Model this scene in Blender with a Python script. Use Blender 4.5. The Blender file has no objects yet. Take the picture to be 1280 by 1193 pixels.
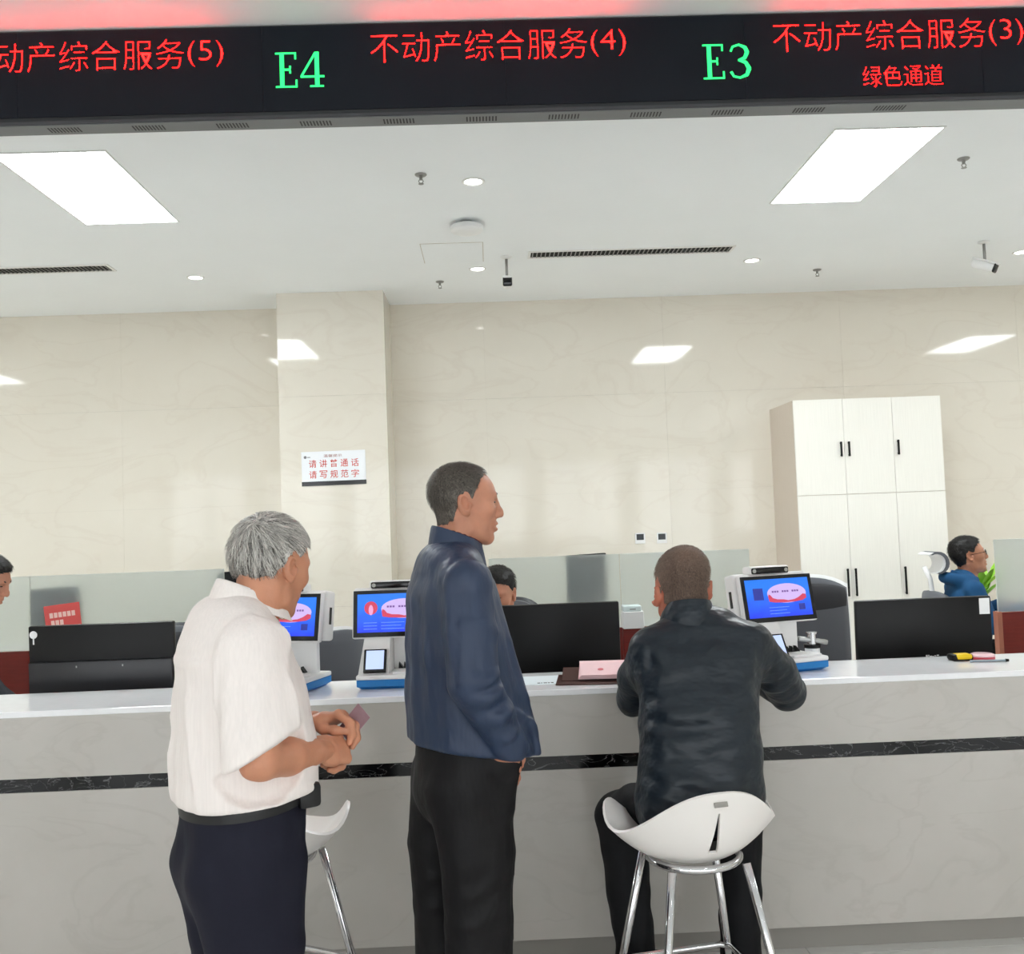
import bpy, bmesh, math, random
import numpy as np
from mathutils import Vector, Matrix, Euler

random.seed(7)
RNG = np.random.default_rng(11)
PI = math.pi
scene = bpy.context.scene
COL = scene.collection

# ------------------------------------------------------------------ camera
cam_data = bpy.data.cameras.new('camera')
cam_data.sensor_fit = 'HORIZONTAL'
cam_data.sensor_width = 36.0
cam_data.lens = 36.0 * 1200.0 / 1280.0
cam_data.clip_start = 0.05
cam_data.clip_end = 200
cam = bpy.data.objects.new('camera', cam_data)
COL.objects.link(cam)
cam.matrix_world = Matrix(((0.99905933, 0.03598168, -0.02420296, 0.0),
                           (-0.02246854, -0.04784967, -0.99860181, 0.0),
                           (-0.03708948, 0.99820626, -0.0469962, 1.6),
                           (0, 0, 0, 1)))
scene.camera = cam

# ------------------------------------------------------------------ light: daylight from the hall's windows, ceiling lamps
world = bpy.data.worlds.new('daylight')
scene.world = world
world.use_nodes = True
wb = world.node_tree.nodes['Background']
wb.inputs['Color'].default_value = (0.93, 0.97, 1.0, 1)
wb.inputs['Strength'].default_value = 3.4
PANEL_STRENGTH = 26.0
DOWNLIGHT_STRENGTH = 14.0
vs = scene.view_settings
vs.view_transform = 'Standard'
vs.look = 'None'
vs.gamma = 1.0
vs.use_curve_mapping = False
vs.exposure = 0.33
scene.cycles.max_bounces = 10
scene.cycles.diffuse_bounces = 6
scene.cycles.glossy_bounces = 4
scene.cycles.transmission_bounces = 6
scene.cycles.caustics_reflective = False
scene.cycles.caustics_refractive = False
scene.cycles.sample_clamp_indirect = 6.0

# ------------------------------------------------------------------ materials
def srgb(r, g, b):
    def c(v):
        v /= 255.0
        return v / 12.92 if v <= 0.04045 else ((v + 0.055) / 1.055) ** 2.4
    return (c(r), c(g), c(b), 1.0)

MATS = {}
def mat(name, col=(0.8, 0.8, 0.8, 1), rough=0.5, metal=0.0, spec=0.5, noise=0.0, nscale=8.0, stretch=(1, 1, 1),
        bump=0.0, bscale=60.0, bstretch=(1, 1, 1), emit=None, estr=0.0, trans=0.0, ior=1.45, coat=0.0, sss=0.0,
        sheen=0.0, col2=None, bdist=0.01):
    if name in MATS:
        return MATS[name]
    m = bpy.data.materials.new(name)
    m.use_nodes = True
    nt = m.node_tree
    b = nt.nodes['Principled BSDF']
    b.inputs['Base Color'].default_value = col
    b.inputs['Roughness'].default_value = rough
    b.inputs['Metallic'].default_value = metal
    b.inputs['Specular IOR Level'].default_value = spec
    b.inputs['IOR'].default_value = ior
    b.inputs['Transmission Weight'].default_value = trans
    b.inputs['Coat Weight'].default_value = coat
    b.inputs['Coat Roughness'].default_value = 0.05
    if sss:
        b.inputs['Subsurface Weight'].default_value = sss
        b.inputs['Subsurface Radius'].default_value = (0.012, 0.005, 0.003)
        b.inputs['Subsurface Scale'].default_value = 1.0
    if sheen:
        b.inputs['Sheen Weight'].default_value = sheen
    if emit is not None:
        b.inputs['Emission Color'].default_value = emit
        b.inputs['Emission Strength'].default_value = estr
    if noise or bump:
        tc = nt.nodes.new('ShaderNodeTexCoord')
    if noise:
        mp = nt.nodes.new('ShaderNodeMapping')
        mp.inputs['Scale'].default_value = stretch
        n = nt.nodes.new('ShaderNodeTexNoise')
        n.inputs['Scale'].default_value = nscale
        n.inputs['Detail'].default_value = 5
        nt.links.new(tc.outputs['Object'], mp.inputs['Vector'])
        nt.links.new(mp.outputs['Vector'], n.inputs['Vector'])
        cr = nt.nodes.new('ShaderNodeValToRGB')
        cr.color_ramp.elements[0].position = 0.3
        cr.color_ramp.elements[1].position = 0.7
        c2 = col2 if col2 else tuple(min(1, v * (1 + noise)) for v in col[:3]) + (1,)
        c1 = col if col2 else tuple(v * (1 - noise) for v in col[:3]) + (1,)
        cr.color_ramp.elements[0].color = c1
        cr.color_ramp.elements[1].color = c2
        nt.links.new(n.outputs['Fac'], cr.inputs['Fac'])
        nt.links.new(cr.outputs['Color'], b.inputs['Base Color'])
    if bump:
        mp2 = nt.nodes.new('ShaderNodeMapping')
        mp2.inputs['Scale'].default_value = bstretch
        n2 = nt.nodes.new('ShaderNodeTexNoise')
        n2.inputs['Scale'].default_value = bscale
        n2.inputs['Detail'].default_value = 3
        bp = nt.nodes.new('ShaderNodeBump')
        bp.inputs['Strength'].default_value = bump
        bp.inputs['Distance'].default_value = bdist
        nt.links.new(tc.outputs['Object'], mp2.inputs['Vector'])
        nt.links.new(mp2.outputs['Vector'], n2.inputs['Vector'])
        nt.links.new(n2.outputs['Fac'], bp.inputs['Height'])
        nt.links.new(bp.outputs['Normal'], b.inputs['Normal'])
    MATS[name] = m
    return m

def marble(name, base, vein, rough, vscale=1.2, amount=0.5, cloud=None, coat=0.0, spec=0.5, thin=0.03):
    """clouded stone with thin distorted veins"""
    m = bpy.data.materials.new(name)
    m.use_nodes = True
    nt = m.node_tree
    b = nt.nodes['Principled BSDF']
    b.inputs['Roughness'].default_value = rough
    b.inputs['Coat Weight'].default_value = coat
    b.inputs['Coat Roughness'].default_value = 0.03
    b.inputs['Specular IOR Level'].default_value = spec
    geo = nt.nodes.new('ShaderNodeNewGeometry')
    n0 = nt.nodes.new('ShaderNodeTexNoise')
    n0.inputs['Scale'].default_value = vscale * 0.8
    n0.inputs['Detail'].default_value = 6
    n0.inputs['Roughness'].default_value = 0.6
    nt.links.new(geo.outputs['Position'], n0.inputs['Vector'])
    cr0 = nt.nodes.new('ShaderNodeValToRGB')
    cr0.color_ramp.elements[0].position = 0.35
    cr0.color_ramp.elements[1].position = 0.68
    cr0.color_ramp.elements[0].color = cloud if cloud else base
    cr0.color_ramp.elements[1].color = base
    nt.links.new(n0.outputs['Fac'], cr0.inputs['Fac'])
    mp = nt.nodes.new('ShaderNodeMapping')
    mp.inputs['Rotation'].default_value = (0.3, 0.5, 0.2)
    mp.inputs['Scale'].default_value = (1, 1, 2.2)
    nt.links.new(geo.outputs['Position'], mp.inputs['Vector'])
    n1 = nt.nodes.new('ShaderNodeTexNoise')
    n1.inputs['Scale'].default_value = vscale
    n1.inputs['Detail'].default_value = 7
    n1.inputs['Distortion'].default_value = 1.2
    nt.links.new(mp.outputs['Vector'], n1.inputs['Vector'])
    sub = nt.nodes.new('ShaderNodeMath'); sub.operation = 'SUBTRACT'; sub.inputs[1].default_value = 0.5
    ab = nt.nodes.new('ShaderNodeMath'); ab.operation = 'ABSOLUTE'
    nt.links.new(n1.outputs['Fac'], sub.inputs[0])
    nt.links.new(sub.outputs[0], ab.inputs[0])
    mr = nt.nodes.new('ShaderNodeMapRange')
    mr.inputs['From Min'].default_value = 0.0
    mr.inputs['From Max'].default_value = thin
    mr.inputs['To Min'].default_value = amount
    mr.inputs['To Max'].default_value = 0.0
    nt.links.new(ab.outputs[0], mr.inputs['Value'])
    mx = nt.nodes.new('ShaderNodeMix'); mx.data_type = 'RGBA'
    nt.links.new(mr.outputs['Result'], mx.inputs['Factor'])
    nt.links.new(cr0.outputs['Color'], mx.inputs[6])
    mx.inputs[7].default_value = vein
    nt.links.new(mx.outputs[2], b.inputs['Base Color'])
    MATS[name] = m
    return m

WALLSTONE = marble('polished_beige_stone', srgb(228, 222, 210), srgb(214, 204, 190), 0.05, 1.1, 0.30, srgb(223, 216, 203), coat=0.0, spec=0.32, thin=0.035)
COUNTERSTONE = marble('counter_grey_stone', srgb(192, 188, 182), srgb(174, 168, 161), 0.14, 2.0, 0.30, srgb(183, 179, 172), thin=0.03)
BLACKSTONE = marble('black_marble', srgb(9, 9, 11), srgb(150, 150, 150), 0.12, 9.0, 0.55, srgb(14, 14, 16), spec=0.3, thin=0.009)
TOPSTONE = mat('white_quartz_top', srgb(240, 241, 243), 0.12, noise=0.02, nscale=30)
CEILM = mat('ceiling_paint', srgb(244, 247, 249), 0.75, noise=0.008, nscale=2)
FLOORT = marble('floor_tile_stone', srgb(234, 233, 229), srgb(220, 217, 212), 0.12, 1.5, 0.3, srgb(229, 227, 222))
JOINT = mat('joint_grey', srgb(196, 188, 176), 0.8)
DKJOINT = mat('dark_joint', srgb(90, 86, 82), 0.8)
PLINTH = mat('plinth_brushed_grey', srgb(150, 146, 140), 0.35)
WHITEP = mat('white_plastic', srgb(236, 236, 236), 0.3)
WHITEMETAL = mat('white_painted_metal', srgb(232, 232, 230), 0.35)
BLACKP = mat('black_plastic', srgb(13, 13, 14), 0.42, spec=0.3, bump=0.05, bscale=400)
BLACKG = mat('black_gloss', srgb(10, 10, 12), 0.12)
DKGREY = mat('dark_grey_plastic', srgb(58, 60, 64), 0.5)
MIDGREY = mat('mid_grey_plastic', srgb(120, 122, 124), 0.4)
BLUEP = mat('blue_plastic', srgb(22, 120, 190), 0.35)
CHROME = mat('chrome', srgb(210, 210, 212), 0.12, metal=1.0)
ALU = mat('brushed_steel', srgb(150, 150, 148), 0.35, metal=1.0)
CABW = mat('pale_wood_laminate', srgb(242, 239, 231), 0.45, noise=0.025, nscale=10, stretch=(14, 1, 0.35))
CABSIDE = mat('cabinet_side_laminate', srgb(222, 210, 198), 0.5, noise=0.02, nscale=10, stretch=(8, 8, 0.35))
REDWOOD = mat('red_brown_veneer', srgb(112, 34, 28), 0.3, noise=0.12, nscale=6, stretch=(1, 1, 12))
WOODEDGE = mat('wood_edge_band', srgb(160, 100, 80), 0.45, noise=0.08, nscale=10)
PANELGLOW = mat('lamp_diffuser', (1, 1, 1, 1), 0.5, emit=(0.93, 0.99, 1.0, 1), estr=PANEL_STRENGTH)
DLGLOW = mat('downlight_lens', (1, 1, 1, 1), 0.5, emit=(1.0, 0.98, 0.92, 1), estr=DOWNLIGHT_STRENGTH)

# ------------------------------------------------------------------ geometry helpers
class MB:
    """collects shapes into one mesh"""
    def __init__(self):
        self.v = []; self.f = []
    def add(self, verts, faces):
        o = len(self.v)
        self.v += [tuple(p) for p in verts]
        self.f += [tuple(i + o for i in q) for q in faces]
        return self
    def box(self, x0, x1, y0, y1, z0, z1, bev=0.0, seg=2, mtx=None):
        bm = bmesh.new()
        vs_ = [bm.verts.new(p) for p in ((x0, y0, z0), (x1, y0, z0), (x1, y1, z0), (x0, y1, z0), (x0, y0, z1), (x1, y0, z1), (x1, y1, z1), (x0, y1, z1))]
        for q in ((0, 3, 2, 1), (4, 5, 6, 7), (0, 1, 5, 4), (1, 2, 6, 5), (2, 3, 7, 6), (3, 0, 4, 7)):
            bm.faces.new([vs_[i] for i in q])
        if bev > 0:
            bmesh.ops.bevel(bm, geom=bm.edges[:], offset=bev, segments=seg, profile=0.5, affect='EDGES')
        self.bm(bm, mtx)
        return self
    def bm(self, bm, mtx=None):
        bm.verts.index_update()
        vv = [(mtx @ v.co) if mtx is not None else v.co.copy() for v in bm.verts]
        ff = [[v.index for v in f.verts] for f in bm.faces]
        bm.free()
        self.add(vv, ff)
    def prism(self, poly, y0, y1, mtx=None):
        """polygon in xz extruded along y"""
        n = len(poly)
        vv = [Vector((p[0], y0, p[1])) for p in poly] + [Vector((p[0], y1, p[1])) for p in poly]
        ff = [tuple(range(n)), tuple(range(2 * n - 1, n - 1, -1))]
        for i in range(n):
            j = (i + 1) % n
            ff.append((i, i + n, j + n, j))
        if mtx is not None:
            vv = [mtx @ p for p in vv]
        return self.add(vv, ff)
    def lathe(self, prof, n=24, mtx=None):
        """profile of (r, z) about z"""
        vv = []; ff = []
        for r, z in prof:
            for k in range(n):
                a = 2 * PI * k / n
                vv.append(Vector((r * math.cos(a), r * math.sin(a), z)))
        for i in range(len(prof) - 1):
            for k in range(n):
                k2 = (k + 1) % n
                ff.append((i * n + k, i * n + k2, (i + 1) * n + k2, (i + 1) * n + k))
        if prof[0][0] > 1e-6: ff.append(tuple(range(n - 1, -1, -1)))
        if prof[-1][0] > 1e-6: ff.append(tuple((len(prof) - 1) * n + k for k in range(n)))
        if mtx is not None:
            vv = [mtx @ p for p in vv]
        return self.add(vv, ff)
    def tube(self, pts, r, n=10, closed=False, radii=None):
        pts = [Vector(p) for p in pts]
        m = len(pts)
        vv = []; ff = []
        prev = None
        for i, p in enumerate(pts):
            if closed:
                t = (pts[(i + 1) % m] - pts[i - 1]).normalized()
            else:
                t = (pts[min(i + 1, m - 1)] - pts[max(i - 1, 0)]).normalized()
            if prev is None:
                a = Vector((0, 0, 1)) if abs(t.z) < 0.9 else Vector((1, 0, 0))
                u = t.cross(a).normalized()
            else:
                u = (prev - t * prev.dot(t)).normalized()
            prev = u
            w = t.cross(u)
            rr = radii[i] if radii else r
            for k in range(n):
                a = 2 * PI * k / n
                vv.append(p + (u * math.cos(a) + w * math.sin(a)) * rr)
        rings = m if closed else m - 1
        for i in range(rings):
            j = (i + 1) % m
            for k in range(n):
                k2 = (k + 1) % n
                ff.append((i * n + k, i * n + k2, j * n + k2, j * n + k))
        if not closed:
            ff.append(tuple(range(n - 1, -1, -1)))
            ff.append(tuple((m - 1) * n + k for k in range(n)))
        return self.add(vv, ff)
    def build(self, name, material, parent=None, smooth=False, mtx=None, fix=True):
        me = bpy.data.meshes.new(name)
        me.from_pydata([tuple(p) for p in self.v], [], self.f)
        if fix:
            bm = bmesh.new(); bm.from_mesh(me)
            bmesh.ops.recalc_face_normals(bm, faces=bm.faces[:])
            bm.to_mesh(me); bm.free()
        me.materials.append(material)
        if smooth:
            me.polygons.foreach_set('use_smooth', [True] * len(me.polygons))
            if smooth == 'auto':
                try:
                    me.set_sharp_from_angle(angle=math.radians(40))
                except Exception:
                    pass
        return link(name, me, parent, mtx)

def link(name, data, parent=None, mtx=None):
    o = bpy.data.objects.new(name, data)
    COL.objects.link(o)
    if parent is not None:
        o.parent = parent
    if mtx is not None:
        o.matrix_local = mtx
    return o

def thing(name, label, cat, loc=(0, 0, 0), rz=0.0, group=None):
    o = link(name, None)
    o.location = loc
    o.rotation_euler = (0, 0, rz)
    o.empty_display_size = 0.1
    return tag(o, label, cat, group)

def tag(o, label, cat, group=None):
    o['label'] = label
    o['category'] = cat
    if group: o['group'] = group
    return o

def struct(o, label=None, cat=None):
    o['kind'] = 'structure'
    if label: o['label'] = label
    if cat: o['category'] = cat
    return o

def box(name, m, parent, x0, x1, y0, y1, z0, z1, bev=0.0, smooth=False, mtx=None):
    return MB().box(x0, x1, y0, y1, z0, z1, bev).build(name, m, parent, smooth, mtx)

def copy_tree(o, parent=None):
    c = o.copy()
    COL.objects.link(c)
    c.parent = parent
    for ch in list(o.children):
        copy_tree(ch, c)
    return c

def T(x=0, y=0, z=0, rx=0, ry=0, rz=0):
    return Matrix.Translation((x, y, z)) @ Euler((rx, ry, rz), 'XYZ').to_matrix().to_4x4()

def text_mesh(name, body, m, parent, x0, x1, z0, z1, y, depth=0.001, offset=0.0, mtx=None):
    """lettering standing upright in the xz plane, fitted into a rectangle, facing -y"""
    cu = bpy.data.curves.new(name, 'FONT')
    cu.body = body
    cu.size = 1.0
    cu.offset = offset
    cu.extrude = 0.0
    cu.resolution_u = 3
    tmp = bpy.data.objects.new(name + '_tmp', cu)
    COL.objects.link(tmp)
    dg = bpy.context.evaluated_depsgraph_get()
    dg.update()
    me = bpy.data.meshes.new_from_object(tmp.evaluated_get(dg))
    bpy.data.objects.remove(tmp)
    bpy.data.curves.remove(cu)
    co = np.array([v.co for v in me.vertices])
    lo, hi = co.min(0), co.max(0)
    for v in me.vertices:
        px = x0 + (v.co.x - lo[0]) / (hi[0] - lo[0]) * (x1 - x0)
        pz = z0 + (v.co.y - lo[1]) / (hi[1] - lo[1]) * (z1 - z0)
        v.co = (px, y, pz)
    bm = bmesh.new(); bm.from_mesh(me)
    r = bmesh.ops.extrude_face_region(bm, geom=bm.faces[:])
    for e in r['geom']:
        if isinstance(e, bmesh.types.BMVert):
            e.co.y -= depth
    bmesh.ops.recalc_face_normals(bm, faces=bm.faces[:])
    bm.to_mesh(me); bm.free()
    me.materials.clear(); me.materials.append(m)
    me.name = name
    return link(name, me, parent, mtx)
# ================================================================== SETTING
CEIL = 3.69
WALLY = 9.0
XL, XR, YR = -8.5, 8.5, -7.0

# floor: base slab with stone tiles
fl = struct(box('floor', DKJOINT, None, XL, XR, YR, WALLY + 0.3, -0.2, -0.004))
tile_me = None
for i in range(int((XR - XL) / 0.8) + 1):
    for j in range(4):
        x0 = XL + i * 0.8; y0 = 3.52 - 0.8 * (4 - j)
        if x0 + 0.8 > XR + 0.3: continue
        if tile_me is None:
            t = MB().box(0.0015, 0.7985, 0.0015, 0.7985, -0.012, 0.0, 0.001, 1).build('tile', FLOORT, fl)
            tile_me = t.data
        else:
            t = link('tile', tile_me, fl)
        t.location = (x0, y0, 0)
rest = MB()
for (a, b_) in ((YR, 3.52 - 3.2), (3.52, WALLY)):
    n = int(round((b_ - a) / 0.8))
    for j in range(n):
        for i in range(int((XR - XL) / 0.8)):
            w = (b_ - a) / n
            rest.box(XL + i * 0.8 + 0.0015, XL + i * 0.8 + 0.7985, a + j * w + 0.0015, a + (j + 1) * w - 0.0015, -0.012, 0.0)
rs = rest.build('tile_field', FLOORT, fl, fix=False)
rs['kind'] = 'stuff'

# ceiling
cl = struct(box('ceiling', CEILM, None, XL, XR, YR, WALLY + 0.3, CEIL, CEIL + 0.2))

# back wall in polished stone slabs
wb_ = struct(box('wall_back', JOINT, None, XL, XR, WALLY + 0.012, WALLY + 0.3, 0, CEIL))
SW, SH = 1.7, 0.923
slab_me = None
for i in range(10):
    for j in range(4):
        if slab_me is None:
            s = MB().box(0.0004, SW - 0.0004, 0.0, 0.011, 0.0004, SH - 0.0004, 0.0004, 1).build('slab', WALLSTONE, wb_)
            slab_me = s.data
        else:
            s = link('slab', slab_me, wb_)
        s.location = (XL + i * SW, WALLY, j * SH)

# pillar clad in slabs
PX0, PX1, PY = -1.815, -0.875, 8.42
pl = struct(box('pillar', JOINT, None, PX0 + 0.012, PX1 - 0.012, PY + 0.012, WALLY + 0.01, 0, CEIL), 'stone clad pillar standing proud of the back wall')
for j in range(4):
    z0, z1 = j * SH + 0.0004, (j + 1) * SH - 0.0004
    MB().box(PX0, PX1, PY, PY + 0.011, z0, z1, 0.0005, 1).build('slab', WALLSTONE, pl)
    MB().box(PX0, PX0 + 0.011, PY + 0.0115, WALLY - 0.001, z0, z1).build('slab', WALLSTONE, pl)
    MB().box(PX1 - 0.011, PX1, PY + 0.0115, WALLY - 0.001, z0, z1).build('slab', WALLSTONE, pl)

# side walls and the glazed front of the hall behind the viewer
PAINT = mat('warm_white_paint', srgb(232, 228, 220), 0.6, noise=0.01, nscale=3)
struct(box('wall_left', PAINT, None, XL - 0.2, XL, YR, WALLY + 0.3, 0, CEIL))
struct(box('wall_right', PAINT, None, XR, XR + 0.2, YR, WALLY + 0.3, 0, CEIL))
mb = MB()
mb.box(XL, XR, YR - 0.2, YR, 0, 0.25).box(XL, XR, YR - 0.2, YR, 3.15, CEIL)
for k in range(8):
    xc = XL + (XR - XL) * k / 7
    mb.box(max(XL, xc - 0.22), min(XR, xc + 0.22), YR - 0.2, YR, 0.25, 3.15)
struct(mb.build('wall_front', PAINT, None))
for k in range(7):
    xa = XL + (XR - XL) * k / 7 + 0.22; xb = XL + (XR - XL) * (k + 1) / 7 - 0.22
    m_ = MB()
    m_.box(xa, xb, YR - 0.14, YR - 0.08, 0.25, 0.31).box(xa, xb, YR - 0.14, YR - 0.08, 3.09, 3.15)
    m_.box(xa, xa + 0.05, YR - 0.14, YR - 0.08, 0.31, 3.09).box(xb - 0.05, xb, YR - 0.14, YR - 0.08, 0.31, 3.09)
    m_.box((xa + xb) / 2 - 0.03, (xa + xb) / 2 + 0.03, YR - 0.14, YR - 0.08, 0.31, 3.09)
    struct(m_.build('window_%d' % (k + 1), DKGREY, None))

# ================================================================== CEILING FITTINGS
def ceiling_panel(x, y, label):
    t = thing('ceiling_light_panel', label, 'ceiling light', (x, y, CEIL), 0, 'flat ceiling light panels')
    f = MB()
    a, b2 = 0.312, 0.617
    f.box(-a, a, -b2, -b2 + 0.012, -0.006, 0.02).box(-a, a, b2 - 0.012, b2, -0.006, 0.02)
    f.box(-a, -a + 0.012, -b2 + 0.012, b2 - 0.012, -0.006, 0.02).box(a - 0.012, a, -b2 + 0.012, b2 - 0.012, -0.006, 0.02)
    f.build('frame', WHITEMETAL, t)
    box('diffuser', PANELGLOW, t, -a + 0.012, a - 0.012, -b2 + 0.012, b2 - 0.012, -0.003, 0.012)
    return t
ceiling_panel(2.275, 5.745, 'lit rectangular ceiling panel above the tall white cabinet side')
ceiling_panel(-2.315, 5.76, 'lit rectangular ceiling panel at the upper left, before the pillar')
ceiling_panel(6.3, 5.745, 'lit rectangular ceiling panel beyond the right frame edge, mirrored in the wall')
ceiling_panel(-6.4, 5.75, 'lit rectangular ceiling panel beyond the left frame edge, mirrored faintly in the wall')

def downlight(x, y, label):
    t = thing('recessed_downlight', label, 'downlight', (x, y, CEIL), 0, 'round recessed downlights')
    MB().lathe([(0.068, 0.012), (0.072, -0.002), (0.070, -0.006), (0.058, -0.008), (0.052, -0.004), (0.052, 0.012)], 28).build('trim_ring', WHITEMETAL, t, True)
    MB().lathe([(0.0, -0.0035), (0.03, -0.004), (0.0525, -0.002), (0.0525, 0.01)], 28).build('lens', DLGLOW, t, True)
    return t
downlight(-0.03, 5.78, 'round downlight in the middle of the ceiling, nearest the hanging display')
downlight(-0.03, 7.80, 'round downlight beside the small central security camera')
downlight(-2.33, 7.80, 'round downlight above and left of the stone pillar')
downlight(2.24, 7.80, 'round downlight just right of the long slotted vent')
downlight(4.50, 7.80, 'round downlight at the right frame edge behind the security camera')
for (x, y, w) in ((-4.6, 7.8, 'beyond the left frame edge, near the back wall'), (6.8, 7.8, 'far beyond the right frame edge, near the back wall'), (-4.6, 5.78, 'beyond the left frame edge, level with the light panels'), (4.5, 5.78, 'beyond the right frame edge, level with the light panels')):
    downlight(x, y, 'round downlight ' + w)
HALLGLOW = mat('hall_downlight_lens', (1, 1, 1, 1), 0.5, emit=(0.97, 1.0, 1.0, 1), estr=70.0)
for j, y in enumerate((1.2, -1.2, -3.6)):
    for i, x in enumerate((-4.6, -1.5, 1.5, 4.6)):
        d = downlight(x, y, 'hall downlight behind the viewer, %s row, %s' % (('front', 'middle', 'rear')[j], ('far left', 'centre left', 'centre right', 'far right')[i]))
        for ch in d.children:
            if ch.name.startswith('lens'):
                ch.data.materials[0] = HALLGLOW

def sprinkler(x, y, label):
    t = thing('fire_sprinkler', label, 'sprinkler', (x, y, CEIL), 0, 'pendant fire sprinklers')
    MB().lathe([(0.0, 0.0), (0.036, 0.0), (0.036, -0.004), (0.028, -0.010), (0.012, -0.012), (0.0, -0.012)], 20).build('escutcheon', ALU, t, True)
    MB().lathe([(0.010, -0.010), (0.010, -0.026), (0.007, -0.028), (0.007, -0.034)], 12).tube([(-0.007, 0, -0.03), (-0.014, 0, -0.042), (-0.006, 0, -0.055)], 0.003, 6).tube([(0.007, 0, -0.03), (0.014, 0, -0.042), (0.006, 0, -0.055)], 0.003, 6).build('frame', ALU, t, 'auto')
    MB().lathe([(0.0, -0.055), (0.016, -0.056), (0.016, -0.059), (0.0, -0.060)], 14).build('deflector', ALU, t, 'auto')
    return t
sprinkler(-0.34, 5.64, 'steel sprinkler left of the downlight in the ceiling middle')
sprinkler(-0.36, 8.18, 'steel sprinkler close to the wall, right of the pillar')
sprinkler(2.93, 5.63, 'steel sprinkler right of the lit ceiling panel, upper right')
sprinkler(2.91, 8.17, 'steel sprinkler close to the wall, above the white cabinet')

# ceiling speaker / detector disc
t = thing('smoke_detector', 'round white detector hanging under the middle of the ceiling', 'detector', (-0.09, 6.58, CEIL))
MB().lathe([(0.0, 0.0), (0.055, 0.0), (0.055, -0.02), (0.05, -0.022), (0.0, -0.022)], 24).build('mount', MIDGREY, t, 'auto')
MB().lathe([(0.0, -0.02), (0.10, -0.02), (0.112, -0.03), (0.112, -0.055), (0.10, -0.068), (0.06, -0.074), (0.0, -0.075)], 32).build('cover', WHITEP, t, 'auto')

# access hatch
t = thing('ceiling_access_hatch', 'square plaster access hatch with a thin gap in the ceiling', 'hatch', (-0.215, 7.32, CEIL))
box('gap', JOINT, t, -0.236, 0.236, -0.266, 0.266, -0.0015, 0.004)
box('lid', CEILM, t, -0.231, 0.231, -0.261, 0.261, -0.003, 0.004)

def slot_vent(x0, x1, y, label):
    t = thing('slot_air_vent', label, 'vent', ((x0 + x1) / 2, y, CEIL), 0, 'long slotted air vents')
    L = (x1 - x0) / 2; W = 0.075
    f = MB()
    f.box(-L - .02, L + .02, -W - .02, -W, -0.008, 0.004).box(-L - .02, L + .02, W, W + .02, -0.008, 0.004)
    f.box(-L - .02, -L, -W, W, -0.008, 0.004).box(L, L + .02, -W, W, -0.008, 0.004)
    f.build('frame', WHITEMETAL, t)
    box('duct', mat('duct_black', srgb(30, 30, 30), 0.9), t, -L, L, -W, W, -0.0012, 0.004)
    n = int(2 * L / 0.033)
    me = None
    for k in range(n):
        xx = -L + (k + 0.5) * 2 * L / n
        if me is None:
            o = MB().box(-0.0035, 0.0035, -W, W, -0.0075, -0.0015, 0, mtx=T(ry=0.0)).build('slat', ALU, t); me = o.data
        else:
            o = link('slat', me, t)
        o.location = (xx, 0, 0)
    return t
slot_vent(0.39, 1.97, 7.43, 'long black slotted vent in the ceiling above the back wall')
slot_vent(-4.5, -2.88, 7.43, 'slotted vent cut by the left frame edge')

def bullet_camera(x, y, drop, rz, tilt, label):
    t = thing('security_camera', label, 'camera', (x, y, CEIL), 0, 'bullet security cameras under the ceiling')
    MB().lathe([(0.0, 0.0), (0.045, 0.0), (0.045, -0.006), (0.03, -0.014), (0.012, -0.02), (0.0, -0.02)], 20).build('mount', WHITEMETAL, t, True)
    MB().tube([(0, 0, -0.015), (0, 0, -drop + 0.02)], 0.011, 10).build('arm', ALU, t, True)
    M = T(0, 0, -drop, 0, 0, rz) @ T(rx=tilt)
    MB().lathe([(0.0, -0.10), (0.028, -0.10), (0.036, -0.09), (0.038, 0.07), (0.034, 0.075), (0.0, 0.075)], 20, mtx=M @ T(rx=PI / 2)).box(-0.034, 0.034, -0.10, 0.11, 0.028, 0.045, 0.006, mtx=M).build('housing', WHITEP, t, 'auto')
    MB().box(-0.036, 0.036, -0.092, -0.073, -0.036, 0.038, 0.012, 3, mtx=M).build('lens_face', BLACKG, t, 'auto')
    return t
bullet_camera(0.20, 7.47, 0.21, 0.0, 0.10, 'white bullet camera with black face above the standing man, facing the viewer')
bullet_camera(4.00, 7.45, 0.195, 0.75, 0.45, 'white bullet camera near the right edge, turned to the right')

# ================================================================== HANGING LED DISPLAY
SGN0, SGN1, SY = -6.4, 6.4, 3.89
SZ0 = 3.293
LEDR = mat('led_red', (0.02, 0, 0, 1), 0.5, emit=(1.0, 0.0022, 0.0018, 1), estr=26.0)
LEDG = mat('led_green', (0, 0.02, 0.01, 1), 0.5, emit=(0.02, 1.0, 0.16, 1), estr=1.9)
SCREENM = mat('led_matrix_black', srgb(11, 18, 27), 0.5, spec=0.25, noise=0.15, nscale=2, bump=0.04, bscale=500)
t = thing('led_display_board', 'long black LED board hanging under the ceiling with red and green lettering', 'display', (0, 0, 0))
box('housing', mat('display_case_black', srgb(34, 37, 40), 0.4), t, SGN0, SGN1, SY + 0.004, SY + 0.10, SZ0, CEIL - 0.004, 0.003)
for k in range(13):
    xa = -6.73 + k * 1.0 + 0.86
    if k < 12:
        box('module', SCREENM, t, max(SGN0, xa - 1.0 + 0.0006), min(SGN1, xa - 0.0006), SY, SY + 0.006, SZ0 + 0.03, CEIL - 0.012)
box('lower_rail', DKGREY, t, SGN0, SGN1, SY - 0.003, SY + 0.006, SZ0 + 0.0, SZ0 + 0.012, 0.001)
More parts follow.
